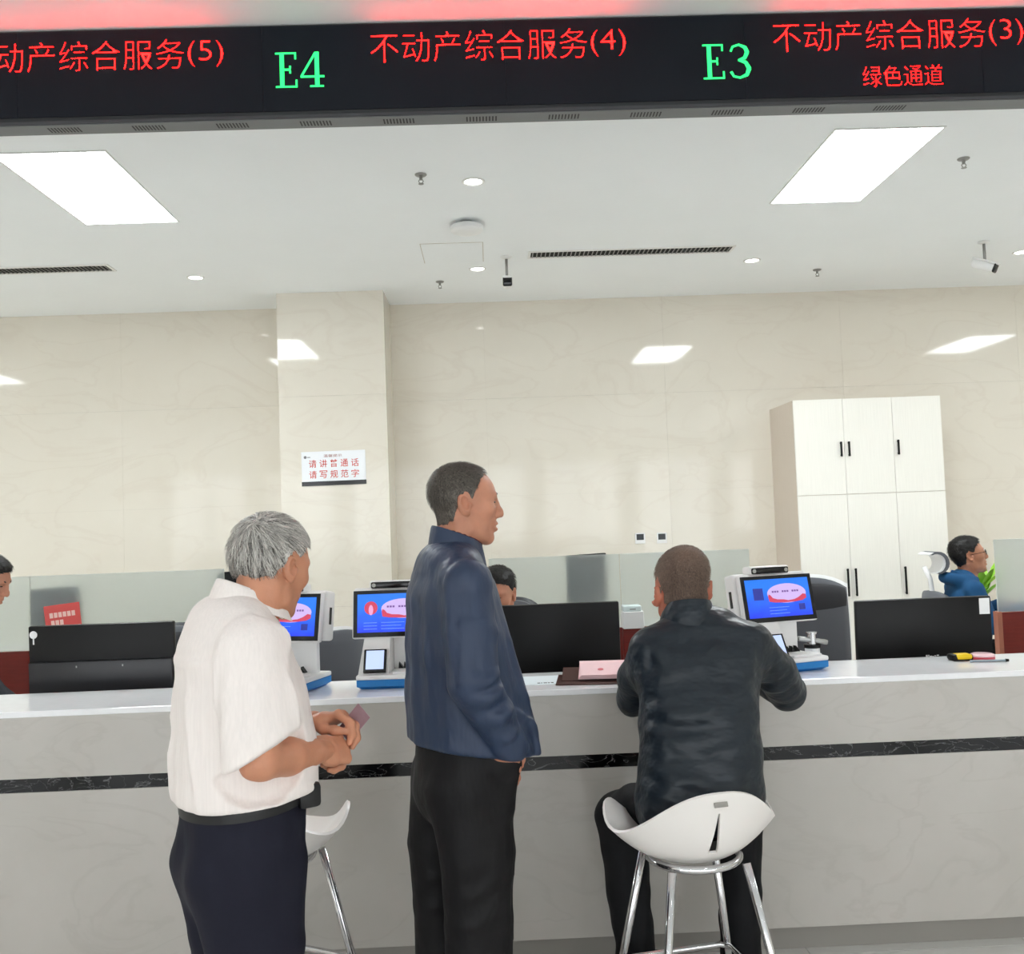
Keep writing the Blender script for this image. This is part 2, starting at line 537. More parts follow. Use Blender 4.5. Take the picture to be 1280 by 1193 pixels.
box('underside_cover', mat('display_underside_grey', srgb(112, 114, 116), 0.45), t, SGN0, SGN1, SY + 0.006, SY + 0.098, SZ0 - 0.003, SZ0)
for k in range(24):
    xc = SGN0 + 0.15 + k * 0.345
    sl = MB()
    for q in range(10):
        sl.box(xc + q * 0.0135, xc + q * 0.0135 + 0.006, SY + 0.03, SY + 0.075, SZ0 - 0.0038, SZ0 - 0.003)
    sl.build('vent_slots', BLACKP, t)

TY = SY - 0.0006
def red_line(x0, num, z0, z1):
    text_mesh('red_lettering', '不动产综合服务', LEDR, t, x0, x0 + 0.893, z0, z1, TY, 0.0008, -0.024)
    text_mesh('red_lettering', '(' + num + ')', LEDR, t, x0 + 0.912, x0 + 1.055, z0 + 0.004, z1 - 0.008, TY, 0.0008, -0.024)
red_line(-0.422, '4', 3.515, 3.64)
red_line(-2.085, '5', 3.513, 3.635)
red_line(1.254, '3', 3.518, 3.641)
red_line(2.93, '2', 3.517, 3.64)
red_line(-3.77, '6', 3.517, 3.64)
text_mesh('red_lettering', '绿色通道', LEDR, t, 1.622, 1.957, 3.36, 3.446, TY, 0.0008, -0.024)

def glyph(strokes):
    mb = MB()
    for poly in strokes:
        mb.prism(poly, TY - 0.0008, TY)
    return mb
def gE(x, z):
    s = 0.148
    R = lambda a, b, c, d: [(x + a * s, z + b * s), (x + c * s, z + b * s), (x + c * s, z + d * s), (x + a * s, z + d * s)]
    return [R(0.0, 0.0, 0.60, 0.05), R(0.0, 0.95, 0.58, 1.0), R(0.12, 0.05, 0.24, 0.95), R(0.24, 0.48, 0.42, 0.54), R(0.38, 0.40, 0.43, 0.48), R(0.38, 0.54, 0.43, 0.62),
            R(0.53, 0.80, 0.58, 0.95), R(0.55, 0.05, 0.60, 0.22)]
def g4(x, z):
    s = 0.148
    R = lambda a, b, c, d: [(x + a * s, z + b * s), (x + c * s, z + b * s), (x + c * s, z + d * s), (x + a * s, z + d * s)]
    return [R(0.40, 0.05, 0.52, 1.0), R(0.0, 0.27, 0.66, 0.33), R(0.26, 0.0, 0.64, 0.05), [(x, z + 0.33 * s), (x + 0.07 * s, z + 0.33 * s), (x + 0.40 * s, z + 0.88 * s), (x + 0.40 * s, z + s)]]
def g3(x, z):
    s = 0.145
    pts = [(0.02, 0.80), (0.08, 0.93), (0.26, 0.985), (0.44, 0.90), (0.49, 0.76), (0.42, 0.60), (0.24, 0.53), (0.44, 0.46), (0.53, 0.28), (0.46, 0.10), (0.26, 0.015), (0.08, 0.06), (0.01, 0.19)]
    wd = [0.03, 0.03, 0.03, 0.05, 0.06, 0.05, 0.03, 0.05, 0.065, 0.05, 0.03, 0.03, 0.04]
    out = []
    for i in range(len(pts) - 1):
        (a, b), (c, d) = pts[i], pts[i + 1]
        l = math.hypot(c - a, d - b); nx, nz = -(d - b) / l, (c - a) / l
        w0, w1 = wd[i], wd[i + 1]
        ex, ez = (c - a) / l * 0.012, (d - b) / l * 0.012
        out.append([(x + (a - ex + nx * w0) * s, z + (b - ez + nz * w0) * s), (x + (c + ex + nx * w1) * s, z + (d + ez + nz * w1) * s),
                    (x + (c + ex - nx * w1) * s, z + (d + ez - nz * w1) * s), (x + (a - ex - nx * w0) * s, z + (b - ez - nz * w0) * s)])
    return out
glyph(gE(-0.817, 3.420) + g4(-0.715, 3.420)).build('green_lettering', LEDG, t)
glyph(gE(0.953, 3.409) + g3(1.068, 3.410)).build('green_lettering', LEDG, t)

# ================================================================== WALL FITTINGS
t = thing('wall_notice', 'white notice with red Chinese lettering and a black bottom band on the pillar', 'notice', (-1.351, PY - 0.001, 1.985))
t.rotation_euler = (0, -0.006, 0)
NOTW = mat('notice_white', srgb(238, 240, 244), 0.3)
NOTR = mat('notice_red', srgb(206, 62, 50), 0.5)
box('sheet', NOTW, t, -0.279, 0.279, -0.004, 0.0, 0.0, 0.296)
box('black_band', BLACKG, t, -0.281, 0.281, -0.006, -0.0002, -0.004, 0.034)
text_mesh('small_lettering', '温馨提示', mat('notice_grey_red', srgb(150, 90, 80), 0.5), t, -0.085, 0.075, 0.243, 0.268, -0.0042, 0.0006)
for row, (s_, z0) in enumerate((('请讲普通话', 0.155), ('请写规范字', 0.060))):
    for k, ch in enumerate(s_):
        text_mesh('red_lettering', ch, NOTR, t, -0.215 + k * 0.092, -0.215 + k * 0.092 + 0.066, z0, z0 + 0.068, -0.0042, 0.0006, 0.006)
MB().lathe([(0.0, 0.0), (0.013, 0.0), (0.013, 0.0005), (0.0, 0.0005)], 16, mtx=T(-0.245, -0.0042, 0.248, rx=PI / 2)).box(-0.228, -0.2, -0.0047, -0.0042, 0.244, 0.250).build('emblem', MIDGREY, t)

for k, x in enumerate((1.398, 1.602)):
    t = thing('wall_thermostat', ('square white wall thermostat with dark screen, further from the cabinet', 'square white wall thermostat with dark screen, nearer the cabinet')[k], 'thermostat', (x, WALLY, 1.354 - k * 0.004), 0, 'pair of wall thermostats')
    box('case', WHITEP, t, -0.047, 0.047, -0.014, -0.0005, 0, 0.1, 0.003)
    box('display', DKGREY, t, -0.034, 0.034, -0.0155, -0.0135, 0.035, 0.09)
# ================================================================== SERVICE COUNTER
CT = 0.99; CF = 3.50; CB = 3.90
CX0, CX1 = -5.6, 5.6
t = thing('service_counter', 'long grey stone service counter with white top and black marble stripe', 'counter')
counter = t
box('worktop', TOPSTONE, t, CX0, CX1, CF - 0.004, CB, CT - 0.022, CT, 0.003)
JX = 0.785
xs = [CX0] + [x for x in [JX + 1.6 * k for k in range(-5, 5)] if CX0 < x < CX1] + [CX1]
for a, b_ in zip(xs[:-1], xs[1:]):
    box('apron_panel', COUNTERSTONE, t, a + 0.0006, b_ - 0.0006, CF, CF + 0.02, 0.752, CT - 0.022)
    box('marble_stripe', BLACKSTONE, t, a + 0.0003, b_ - 0.0003, CF + 0.006, CF + 0.02, 0.703, 0.752)
    box('front_panel', COUNTERSTONE, t, a + 0.001, b_ - 0.001, CF, CF + 0.02, 0.107, 0.703, 0.0008)
    box('plinth', PLINTH, t, a, b_, 3.578, 3.59, 0.0, 0.107)
box('carcass', mat('carcass_board', srgb(170, 166, 160), 0.6), t, CX0, CX1, 3.5905, CB - 0.002, 0.0, CT - 0.022)
box('bottom_board', COUNTERSTONE, t, CX0, CX1, CF + 0.0205, 3.5905, 0.107, 0.12)

# staff desks behind the ledge
for k, (xa, xb, lab) in enumerate(((-2.95, -1.0, 'low white staff desk behind the counter, under the far left monitor'), (-0.35, 1.3, 'low white staff desk behind the counter, under the middle monitor'), (1.35, 3.0, 'low white staff desk behind the counter, under the monitor near the cabinet'))):
    d = thing('staff_desk', lab, 'desk', ((xa + xb) / 2, 3.92, 0), 0, 'staff desks behind the counter')
    L = (xb - xa) / 2
    box('desk_top', WHITEP, d, -L, L, 0.0, 0.62, 0.725, 0.75, 0.003)
    for s in (-1, 1):
        box('side_panel', WHITEP, d, s * (L - 0.03) - 0.012, s * (L - 0.03) + 0.012, 0.02, 0.6, 0.0, 0.725)

# ================================================================== MONITORS SEEN FROM BEHIND
def monitor(x0, x1, y, zb, zt, rz, tilt, label, style):
    w = (x1 - x0) / 2; h = zt - zb
    m = thing('computer_monitor', label, 'monitor', ((x0 + x1) / 2, y, 0.75), rz, 'computer monitors on the staff desks')
    M = T(0, 0, zb - 0.75 + h / 2, rx=tilt)
    MB().box(-w, w, -0.012, 0.016, -h / 2, h / 2, 0.006, 2, mtx=M).build('back_cover', BLACKP, m, 'auto')
    box('screen', BLACKG, m, -w + 0.01, w - 0.01, 0.0155, 0.0175, -h / 2 + 0.02, h / 2 - 0.01, mtx=M)
    if style == 'split':
        MB().box(-w + 0.004, w - 0.004, -0.03, -0.010, -h / 2 + 0.002, -0.004, 0.006, 2, mtx=M).build('lower_cover', mat('black_plastic_satin', srgb(33, 33, 37), 0.3), m, 'auto')
        MB().box(-0.10, -0.095, -0.0308, -0.0295, -0.03, -0.022, mtx=M).box(0.09, 0.095, -0.0308, -0.0295, -0.03, -0.022, mtx=M).build('screw', ALU, m)
        s = MB().lathe([(0.0, 0.0), (0.016, 0.0), (0.016, 0.0008), (0.0, 0.0008)], 18, mtx=M @ T(-w + 0.022, -0.0125, h / 2 - 0.035, rx=PI / 2))
        s.box(-w + 0.019, -w + 0.025, -0.0133, -0.0125, h / 2 - 0.075, h / 2 - 0.048, mtx=M)
        s.build('sticker', WHITEP, m)
    if style == 'label':
        MB().box(w - 0.052, w - 0.008, -0.0132, -0.0122, h / 2 - 0.075, h / 2 - 0.008, mtx=M).build('asset_sticker', WHITEP, m)
        g = MB()
        zz = -h / 2 + 0.012
        for a, b_, c, d in ((-0.06, -0.052, 0, 0.009), (-0.05, -0.045, 0.002, 0.009), (-0.043, -0.034, 0, 0.005), (-0.032, -0.027, -0.002, 0.004), (-0.024, -0.016, 0.003, 0.006), (-0.013, -0.004, 0.004, 0.008)):
            g.box(a + 0.06, b_ + 0.06, -0.0128, -0.012, zz + c, zz + d, mtx=M)
        g.build('maker_mark', WHITEP, m)
    MB().box(-0.035, 0.035, 0.012, 0.03, 0.008, zb - 0.75 + h * 0.35, 0.004, mtx=T(0, 0.008, 0)).build('stand_neck', BLACKP, m)
    MB().box(-0.13, 0.13, -0.06, 0.14, 0.0, 0.012, 0.005).build('stand_foot', BLACKP, m)
    return m
monitor(-1.926, -1.325, 4.05, 0.955, 1.243, -0.02, 0.04, 'black split-back monitor with round white sticker, left of the white-shirted man', 'split')
monitor(-0.045, 0.526, 4.05, 0.955, 1.252, 0.0, 0.03, 'black monitor between the two dark-jacketed men, hiding a clerk', 'plain')
monitor(1.526, 2.104, 4.05, 0.955, 1.214, 0.0, 0.03, 'black monitor with small white corner sticker, below the tall cabinet', 'label')

# ================================================================== SELF SERVICE TERMINALS ON THE LEDGE
SCRB = bpy.data.materials.new('terminal_screen_blue'); SCRB.use_nodes = True
def screen_material(m):
    nt = m.node_tree; b = nt.nodes['Principled BSDF']
    tc = nt.nodes.new('ShaderNodeTexCoord'); sp = nt.nodes.new('ShaderNodeSeparateXYZ')
    nt.links.new(tc.outputs['Generated'], sp.inputs['Vector'])
    n = nt.nodes.new('ShaderNodeTexNoise'); n.inputs['Scale'].default_value = 3.5
    nt.links.new(tc.outputs['Generated'], n.inputs['Vector'])
    ad = nt.nodes.new('ShaderNodeMath'); ad.operation = 'MULTIPLY_ADD'; ad.inputs[1].default_value = 0.5
    nt.links.new(n.outputs['Fac'], ad.inputs[0]); nt.links.new(sp.outputs['Z'], ad.inputs[2])
    cr = nt.nodes.new('ShaderNodeValToRGB')
    cr.color_ramp.elements[0].position = 0.25; cr.color_ramp.elements[0].color = srgb(24, 60, 235)
    cr.color_ramp.elements[1].position = 1.15 if False else 1.0; cr.color_ramp.elements[1].color = srgb(24, 118, 250)
    nt.links.new(ad.outputs[0], cr.inputs['Fac'])
    b.inputs['Base Color'].default_value = (0.01, 0.01, 0.02, 1); b.inputs['Roughness'].default_value = 0.2
    nt.links.new(cr.outputs['Color'], b.inputs['Emission Color']); b.inputs['Emission Strength'].default_value = 0.95
screen_material(SCRB)
def glow(name, c, s=0.9):
    return mat(name, (0.02, 0.02, 0.02, 1), 0.3, emit=c, estr=s)
G_LILAC = glow('screen_lilac', srgb(205, 180, 235)); G_PINK = glow('screen_pink', srgb(232, 160, 205)); G_RED = glow('screen_red', srgb(205, 60, 90))
G_DARK = glow('screen_purple_text', srgb(110, 70, 150)); G_PALE = glow('screen_pale_lines', srgb(110, 150, 255)); G_NAVY = glow('screen_navy_block', srgb(30, 45, 150))
G_PAD = glow('pad_screen', srgb(190, 208, 255), 0.95)
WHITEK = mat('terminal_white', srgb(232, 231, 230), 0.32)

def ellipse_poly(cx, cz, rx, rz, n=28, a0=0, a1=2 * PI):
    return [(cx + rx * math.cos(a0 + (a1 - a0) * k / n), cz + rz * math.sin(a0 + (a1 - a0) * k / n)) for k in range(n + (0 if abs(a1 - a0 - 2 * PI) < 1e-6 else 1))]

def terminal(x, y, rz, label, portrait):
    k = thing('service_terminal', label, 'terminal', (x, y, CT), rz, 'self service terminals on the counter')
    # base: blue foot, white tray
    b = MB()
    bm = bmesh.new()
    lo = [(-0.118, -0.085), (0.122, -0.085), (0.122, 0.10), (-0.118, 0.10)]
    hi = [(-0.135, -0.105), (0.14, -0.105), (0.14, 0.115), (-0.135, 0.115)]
    b.add([(p[0], p[1], 0.0) for p in lo] + [(p[0], p[1], 0.012) for p in hi] + [(p[0], p[1], 0.036) for p in hi],
          [(3, 2, 1, 0), (0, 1, 5, 4), (1, 2, 6, 5), (2, 3, 7, 6), (3, 0, 4, 7), (4, 5, 9, 8), (5, 6, 10, 9), (6, 7, 11, 10), (7, 4, 8, 11), (8, 9, 10, 11)])
    bm.free()
    b.build('blue_foot', BLUEP, k)
    MB().box(-0.137, 0.142, -0.108, 0.117, 0.036, 0.054, 0.006).build('tray', WHITEK, k, 'auto')
    MB().box(0.0, 0.125, -0.09, -0.02, 0.054, 0.062, 0.003).build('card_slot', WHITEP, k, 'auto')
    box('slot_gap', DKGREY, k, 0.01, 0.115, -0.0915, -0.0895, 0.050, 0.053)
    # leaning column on one side
    c = MB()
    c.add([(-0.132, -0.085, 0.054), (-0.015, -0.085, 0.054), (-0.015, 0.07, 0.054), (-0.132, 0.07, 0.054),
           (-0.112, 0.0, 0.215), (-0.018, 0.0, 0.215), (-0.018, 0.075, 0.215), (-0.112, 0.075, 0.215)],
          [(3, 2, 1, 0), (4, 5, 6, 7), (0, 1, 5, 4), (1, 2, 6, 5), (2, 3, 7, 6), (3, 0, 4, 7)])
    c.build('column', WHITEK, k)
    ang = -math.atan2(0.085, 0.161)
    Mp = T(-0.068, -0.0672, 0.1, rx=ang)
    pad = box('pin_pad', BLACKG, k, -0.043, 0.043, -0.010, 0.002, -0.046, 0.046, 0.002, mtx=Mp)
    box('pad_display', G_PAD, pad, -0.034, 0.034, -0.0108, -0.0102, -0.034, 0.040)
    # passbook brush bay
    for q in range(4):
        MB().add([(0.01 + q * 0.02, 0.0, 0.062), (0.03 + q * 0.02, 0.0, 0.062), (0.012 + q * 0.02, 0.0, 0.085), (0.01 + q * 0.02, 0.02, 0.062), (0.03 + q * 0.02, 0.02, 0.062), (0.012 + q * 0.02, 0.02, 0.085)],
                 [(0, 1, 2), (5, 4, 3), (0, 3, 4, 1), (1, 4, 5, 2), (2, 5, 3, 0)]).build('guide_fin', BLACKP, k)
    box('back_board', WHITEK, k, -0.015, 0.115, 0.05, 0.075, 0.05, 0.24, 0.004)
    # rear housing and tilted screen
    Mh = T(0.0, 0.035, 0.275, rx=-0.16)
    MB().box(-0.166, 0.166, 0.0, 0.075, -0.092, 0.1, 0.012, 3, mtx=Mh).build('rear_housing', WHITEK, k, 'auto')
    for s in (-1, 1):
        box('side_slot', BLACKG, k, s * 0.166 - 0.0015, s * 0.166 + 0.0015, 0.028, 0.045, -0.03, 0.035, mtx=Mh)
    Ms = T(0.0, 0.012, 0.272, rx=-0.2)
    sc_ = MB().box(-0.163, 0.163, -0.016, 0.012, -0.094, 0.094, 0.006, 2, mtx=Ms).build('screen_rim', WHITEK, k, 'auto')
    sb = box('screen_bezel', BLACKG, k, -0.159, 0.159, -0.0185, -0.0155, -0.090, 0.090, 0.001, mtx=Ms)
    dp = box('display', SCRB, k, -0.143, 0.143, -0.0192, -0.0187, -0.072, 0.076, mtx=Ms)
    yy = -0.0193
    MB().prism(ellipse_poly(0.038, 0.018, 0.088, 0.038), yy - 0.0003, yy).build('banner_graphic', G_LILAC, dp)
    wave = [(-0.048, 0.012), (-0.044, 0.024), (-0.036, 0.018), (-0.028, 0.004), (-0.008, -0.004), (0.02, -0.006), (0.04, -0.012), (0.07, -0.008), (0.09, 0.002), (0.11, 0.018), (0.124, 0.014), (0.124, -0.004), (0.105, -0.016), (0.07, -0.021), (0.02, -0.022), (-0.02, -0.02), (-0.045, -0.014)]
    wave = [(a, -0.006 + (b_ + 0.006) * 0.75) for a, b_ in wave]
    MB().prism(wave, yy - 0.0006, yy - 0.0003).build('wave_graphic', G_RED, dp)
    g = MB()
    for q in range(3):
        for w in range(3):
            g.box(-0.028 + q * 0.045 + w * 0.011, -0.020 + q * 0.045 + w * 0.011, yy - 0.0006, yy - 0.0003, 0.022, 0.029)
    g.build('banner_marks', G_DARK, dp)
    g = MB()
    for q in range(3):
        g.box(-0.05, 0.04 - 0.012 * (q % 2), yy - 0.0003, yy, -0.036 - q * 0.012, -0.034 - q * 0.012)
    if portrait:
        for q in range(3):
            g.box(-0.118, -0.066, yy - 0.0003, yy, -0.036 - q * 0.012, -0.034 - q * 0.012)
    g.build('line_graphic', G_PALE, dp)
    if portrait:
        MB().prism(ellipse_poly(-0.09, 0.022, 0.026, 0.026, 20), yy - 0.0003, yy).build('round_graphic', G_RED, dp)
        MB().prism(ellipse_poly(-0.09, 0.014, 0.009, 0.02, 14), yy - 0.0006, yy - 0.0003).build('pale_graphic', G_PINK, dp)
    else:
        box('block_graphic', G_NAVY, dp, -0.112, -0.068, yy - 0.0003, yy, -0.004, 0.042)
        box('block_graphic', G_NAVY, dp, 0.085, 0.113, yy - 0.0003, yy, -0.05, -0.026)
    # face camera bar
    Mc = T(-0.01, 0.045, 0.382, rx=-0.05)
    MB().box(-0.09, 0.09, -0.012, 0.045, -0.016, 0.018, 0.009, 3, mtx=Mc).build('camera_housing', WHITEK, k, 'auto')
    cb = MB().box(-0.083, 0.083, -0.0165, -0.010, -0.012, 0.012, 0.0055, 3, mtx=Mc).build('camera_bar', BLACKG, k, 'auto')
    for s in (-1, 1):
        MB().lathe([(0.0, 0.0), (0.008, 0.0), (0.008, 0.0012), (0.0, 0.0012)], 16, mtx=Mc @ T(s * 0.072, -0.0163, 0, rx=PI / 2)).build('lens', mat('lens_grey', srgb(165, 165, 160), 0.2), cb)
    return k
terminal(-0.385, 3.755, -0.05, 'white terminal with blue screen beside the standing navy-jacketed man', True)
terminal(-0.815, 3.755, -0.32, 'white terminal with blue screen half hidden behind the white-shirted man', False)
terminal(1.112, 3.745, 0.30, 'white terminal with blue screen beside the seated man, by the grey chair', False)

# ================================================================== SMALL THINGS ON THE COUNTER
k = thing('paper_form', 'pale sheet with a black printed line lying on the counter', 'paper', (0.20, 3.67, CT))
box('sheet', mat('pale_blue_paper', srgb(228, 238, 242), 0.6), k, -0.16, 0.10, -0.055, 0.14, 0.0002, 0.0012)
g = MB()
for q, (a, b_) in enumerate(((-0.045, -0.034), (-0.031, -0.026), (-0.022, -0.008), (-0.005, 0.002), (0.006, 0.016))):
    g.box(a, b_, -0.035, -0.018, 0.0013, 0.0016)
g.build('printed_line', BLACKP, k)
k = thing('document_folder', 'dark brown open folder lying under pink papers on the counter', 'folder', (0.365, 3.66, CT), -0.12)
BROWNF = mat('brown_leatherette', srgb(72, 42, 34), 0.45, bump=0.1, bscale=200)
box('cover', BROWNF, k, -0.135, 0.13, -0.10, 0.13, 0.0014, 0.0045, 0.001)
MB().add([(-0.115, -0.03, 0.0045), (0.125, -0.03, 0.0045), (0.125, 0.12, 0.03), (-0.115, 0.12, 0.03), (-0.115, -0.03, 0.007), (0.125, -0.03, 0.007), (0.125, 0.12, 0.033), (-0.115, 0.12, 0.033)],
         [(3, 2, 1, 0), (4, 5, 6, 7), (0, 1, 5, 4), (1, 2, 6, 5), (2, 3, 7, 6), (3, 0, 4, 7)]).build('flap', BROWNF, k)
PINK = mat('pink_paper', srgb(248, 212, 216), 0.6, noise=0.03, nscale=20)
k = thing('pink_documents', 'stack of pale pink papers with a red stamp on the folder', 'papers', (0.40, 3.69, CT + 0.012), -0.1)
for q in range(4):
    z = 0.004 * q
    MB().add([(-0.085 + 0.004 * q, -0.075, 0.0 + z), (0.10, -0.085, 0.002 + z), (0.10, 0.06, 0.034 + z), (-0.08, 0.06, 0.034 + z), (-0.085 + 0.004 * q, -0.075, 0.003 + z), (0.10, -0.085, 0.005 + z), (0.10, 0.06, 0.037 + z), (-0.08, 0.06, 0.037 + z)],
             [(3, 2, 1, 0), (4, 5, 6, 7), (0, 1, 5, 4), (1, 2, 6, 5), (2, 3, 7, 6), (3, 0, 4, 7)]).build('sheet', PINK, k)
MB().lathe([(0.0, 0.0), (0.011, 0.0), (0.011, 0.0006), (0.0, 0.0006)], 14, mtx=T(0.0, -0.025, 0.0285, rx=0.22)).build('red_stamp', mat('stamp_red', srgb(226, 120, 130), 0.6), k)

k = thing('tape_measure', 'yellow and black tape measure lying on the counter', 'tape measure', (1.835, 3.78, CT))
MB().box(-0.044, 0.044, -0.03, 0.03, 0.0, 0.026, 0.011, 3).build('case', BLACKP, k, 'auto')
MB().box(-0.030, 0.036, -0.033, 0.02, 0.005, 0.0275, 0.010, 3).build('yellow_panel', mat('yellow_plastic', srgb(236, 200, 24), 0.35), k, 'auto')
k = thing('ink_pad', 'round red and white ink pad on the counter', 'ink pad', (1.915, 3.765, CT))
MB().lathe([(0.0, 0.0), (0.043, 0.0), (0.046, 0.004), (0.046, 0.014), (0.043, 0.016)], 28).build('dish', mat('ink_red', srgb(205, 80, 92), 0.35), k, 'auto')
MB().lathe([(0.0, 0.027), (0.035, 0.027), (0.045, 0.023), (0.046, 0.016), (0.0, 0.016)], 28).build('lid', mat('clear_pink_plastic', srgb(238, 200, 205), 0.2), k, 'auto')
k = thing('ballpoint_pen', 'thin grey pen with black tip lying in front of the ink pad', 'pen', (1.90, 3.705, CT))
MB().tube([(-0.06, 0.01, 0.0055), (0.07, -0.008, 0.0055)], 0.0045, 10).build('barrel', mat('clear_grey_plastic', srgb(150, 165, 175), 0.25), k, True)
MB().tube([(0.07, -0.008, 0.0065), (0.082, -0.0097, 0.0065)], 0.006, 10, radii=[0.0062, 0.005]).build('cap', BLACKP, k, True)

# monitor arm clamp behind the ledge near the right terminal
k = thing('monitor_arm', 'chrome and black monitor arm clamped behind the counter beside the terminal', 'monitor arm', (1.303, 3.945, 0.75))
MB().lathe([(0.0, 0.0), (0.04, 0.0), (0.04, 0.012), (0.018, 0.014), (0.018, 0.235), (0.0, 0.235)], 18).build('post', BLACKP, k, 'auto')
MB().lathe([(0.035, 0.232), (0.035, 0.262), (0.0, 0.262)], 18).build('black_collar', BLACKP, k, 'auto')
MB().lathe([(0.030, 0.262), (0.030, 0.29), (0.0, 0.29)], 18).build('white_collar', WHITEP, k, 'auto')
MB().lathe([(0.034, 0.29), (0.034, 0.304), (0.0, 0.304)], 18).build('pivot', BLACKP, k, 'auto')
MB().lathe([(0.018, 0.30), (0.018, 0.345), (0.023, 0.347), (0.023, 0.353), (0.0, 0.353)], 16).build('chrome_cap', CHROME, k, 'auto')
MB().box(-0.11, 0.012, -0.016, 0.016, 0.306, 0.325, 0.005, 2, mtx=T(0, 0, 0.0, ry=0.16)).build('arm', ALU, k, 'auto')

# ================================================================== GLASS PARTITIONS
GLASS = bpy.data.materials.new('frosted_glass'); GLASS.use_nodes = True
nt = GLASS.node_tree; b = nt.nodes['Principled BSDF']
b.inputs['Base Color'].default_value = (0.88, 0.955, 0.95, 1); b.inputs['Transmission Weight'].default_value = 0.78
b.inputs['Roughness'].default_value = 0.36; b.inputs['IOR'].default_value = 1.25
PY_ = 5.80
def partition(xa, xb, panes, label):
    k = thing('glass_partition', label, 'partition', ((xa + xb) / 2, PY_, 0), 0, 'office partitions with frosted glass')
    L = (xb - xa) / 2
    for q in range(panes):
        a = -L + 2 * L * q / panes; c = -L + 2 * L * (q + 1) / panes
        box('wood_panel', REDWOOD, k, a + 0.001, c - 0.001, -0.025, 0.025, 0.05, 0.945, 0.002)
        box('glass_pane', GLASS, k, a + 0.002, c - 0.002, -0.005, 0.005, 0.945, 1.385, 0.001)
    box('kick_rail', DKGREY, k, -L, L, -0.02, 0.02, 0.0, 0.05)
    for s in (-1, 1):
        box('edge_band', WOODEDGE, k, s * L - 0.014, s * L + 0.014, -0.027, 0.027, 0.0, 0.948, 0.002)
    return k
partition(-3.9, -1.60, 2, 'frosted glass partition over a red-brown panel on the left side')
partition(-0.02, 1.56, 2, 'frosted glass partition over a red-brown panel behind the seated customer')
partition(3.06, 5.2, 2, 'frosted glass partition at the right edge in front of the blue-clad clerk')

k = thing('red_sign_card', 'tilted red card with pale lettering leaning on the left frosted glass', 'card', (-2.54, PY_ - 0.03, 0.945))
Mr = T(0, 0, 0.13, ry=-0.10)
box('card', mat('red_card', srgb(226, 88, 84), 0.4), k, -0.105, 0.105, -0.004, 0.0, -0.10, 0.14, 0.001, mtx=Mr)
g = MB()
for q in range(6): g.box(-0.075 + q * 0.026, -0.055 + q * 0.026, -0.0048, -0.0041, 0.065, 0.095, mtx=Mr)
for q in range(3): g.box(-0.07 + q * 0.026, -0.05 + q * 0.026, -0.0048, -0.0041, 0.02, 0.05, mtx=Mr)
g.box(0.03, 0.10, -0.0048, -0.0041, -0.03, 0.01, mtx=Mr)
g.build('pale_marks', mat('card_pale', srgb(255, 214, 205), 0.5), k)

k = thing('wall_file_box', 'small white box standing above the red panel behind the seated customer', 'box', (0.825, PY_ - 0.06, 0.945))
box('tray', WHITEP, k, -0.062, 0.062, -0.055, 0.052, 0.0, 0.10, 0.004)
box('lid', mat('pale_mint_plastic', srgb(226, 240, 240), 0.3), k, -0.058, 0.05, -0.05, 0.05, 0.1, 0.135, 0.006)
box('slot', MIDGREY, k, -0.02, 0.015, -0.052, -0.0495, 0.112, 0.117)

# second row behind the partitions: desk and monitors that show through the frosted glass
for (xa, xb, lab) in ((-3.6, -1.25, 'white second row desk behind the left frosted glass'), (0.1, 1.5, 'white second row desk behind the middle frosted glass'), (3.30, 4.9, 'white second row desk behind the right frosted glass')):
    d = thing('back_desk', lab, 'desk', ((xa + xb) / 2, 5.86, 0), 0, 'second row desks')
    L = (xb - xa) / 2
    box('desk_top', WHITEP, d, -L, L, 0.0, 0.62 if xa < 3 else 0.95, 0.86, 0.885, 0.003)
    for s in (-1, 1):
        box('side_panel', WHITEP, d, s * (L - 0.03) - 0.012, s * (L - 0.03) + 0.012, 0.02, 0.6 if xa < 3 else 0.12, 0.0, 0.86)
def back_monitor(x, y, z0, w, h, rz, lab):
    m = thing('desk_monitor', lab, 'monitor', (x, y, 0.885), rz, 'monitors on the second row desks')
    MB().box(-w / 2, w / 2, -0.015, 0.015, z0 - 0.885, z0 - 0.885 + h, 0.006).build('panel', BLACKP, m, 'auto')
    box('neck', BLACKP, m, -0.03, 0.03, 0.0, 0.02, 0.01, z0 - 0.885 + 0.1)
    box('foot', BLACKP, m, -0.11, 0.11, -0.08, 0.10, 0.0, 0.012, 0.004)
back_monitor(0.60, 6.10, 1.06, 0.36, 0.32, 0.75, 'dark monitor showing blurred through the middle frosted glass')
back_monitor(-2.70, 6.02, 1.0, 0.30, 0.30, 0.85, 'dark monitor showing blurred through the left frosted glass')
back_monitor(-1.55, 6.30, 1.08, 0.46, 0.27, 0.4, 'dark monitor behind the collar of the white-shirted man')

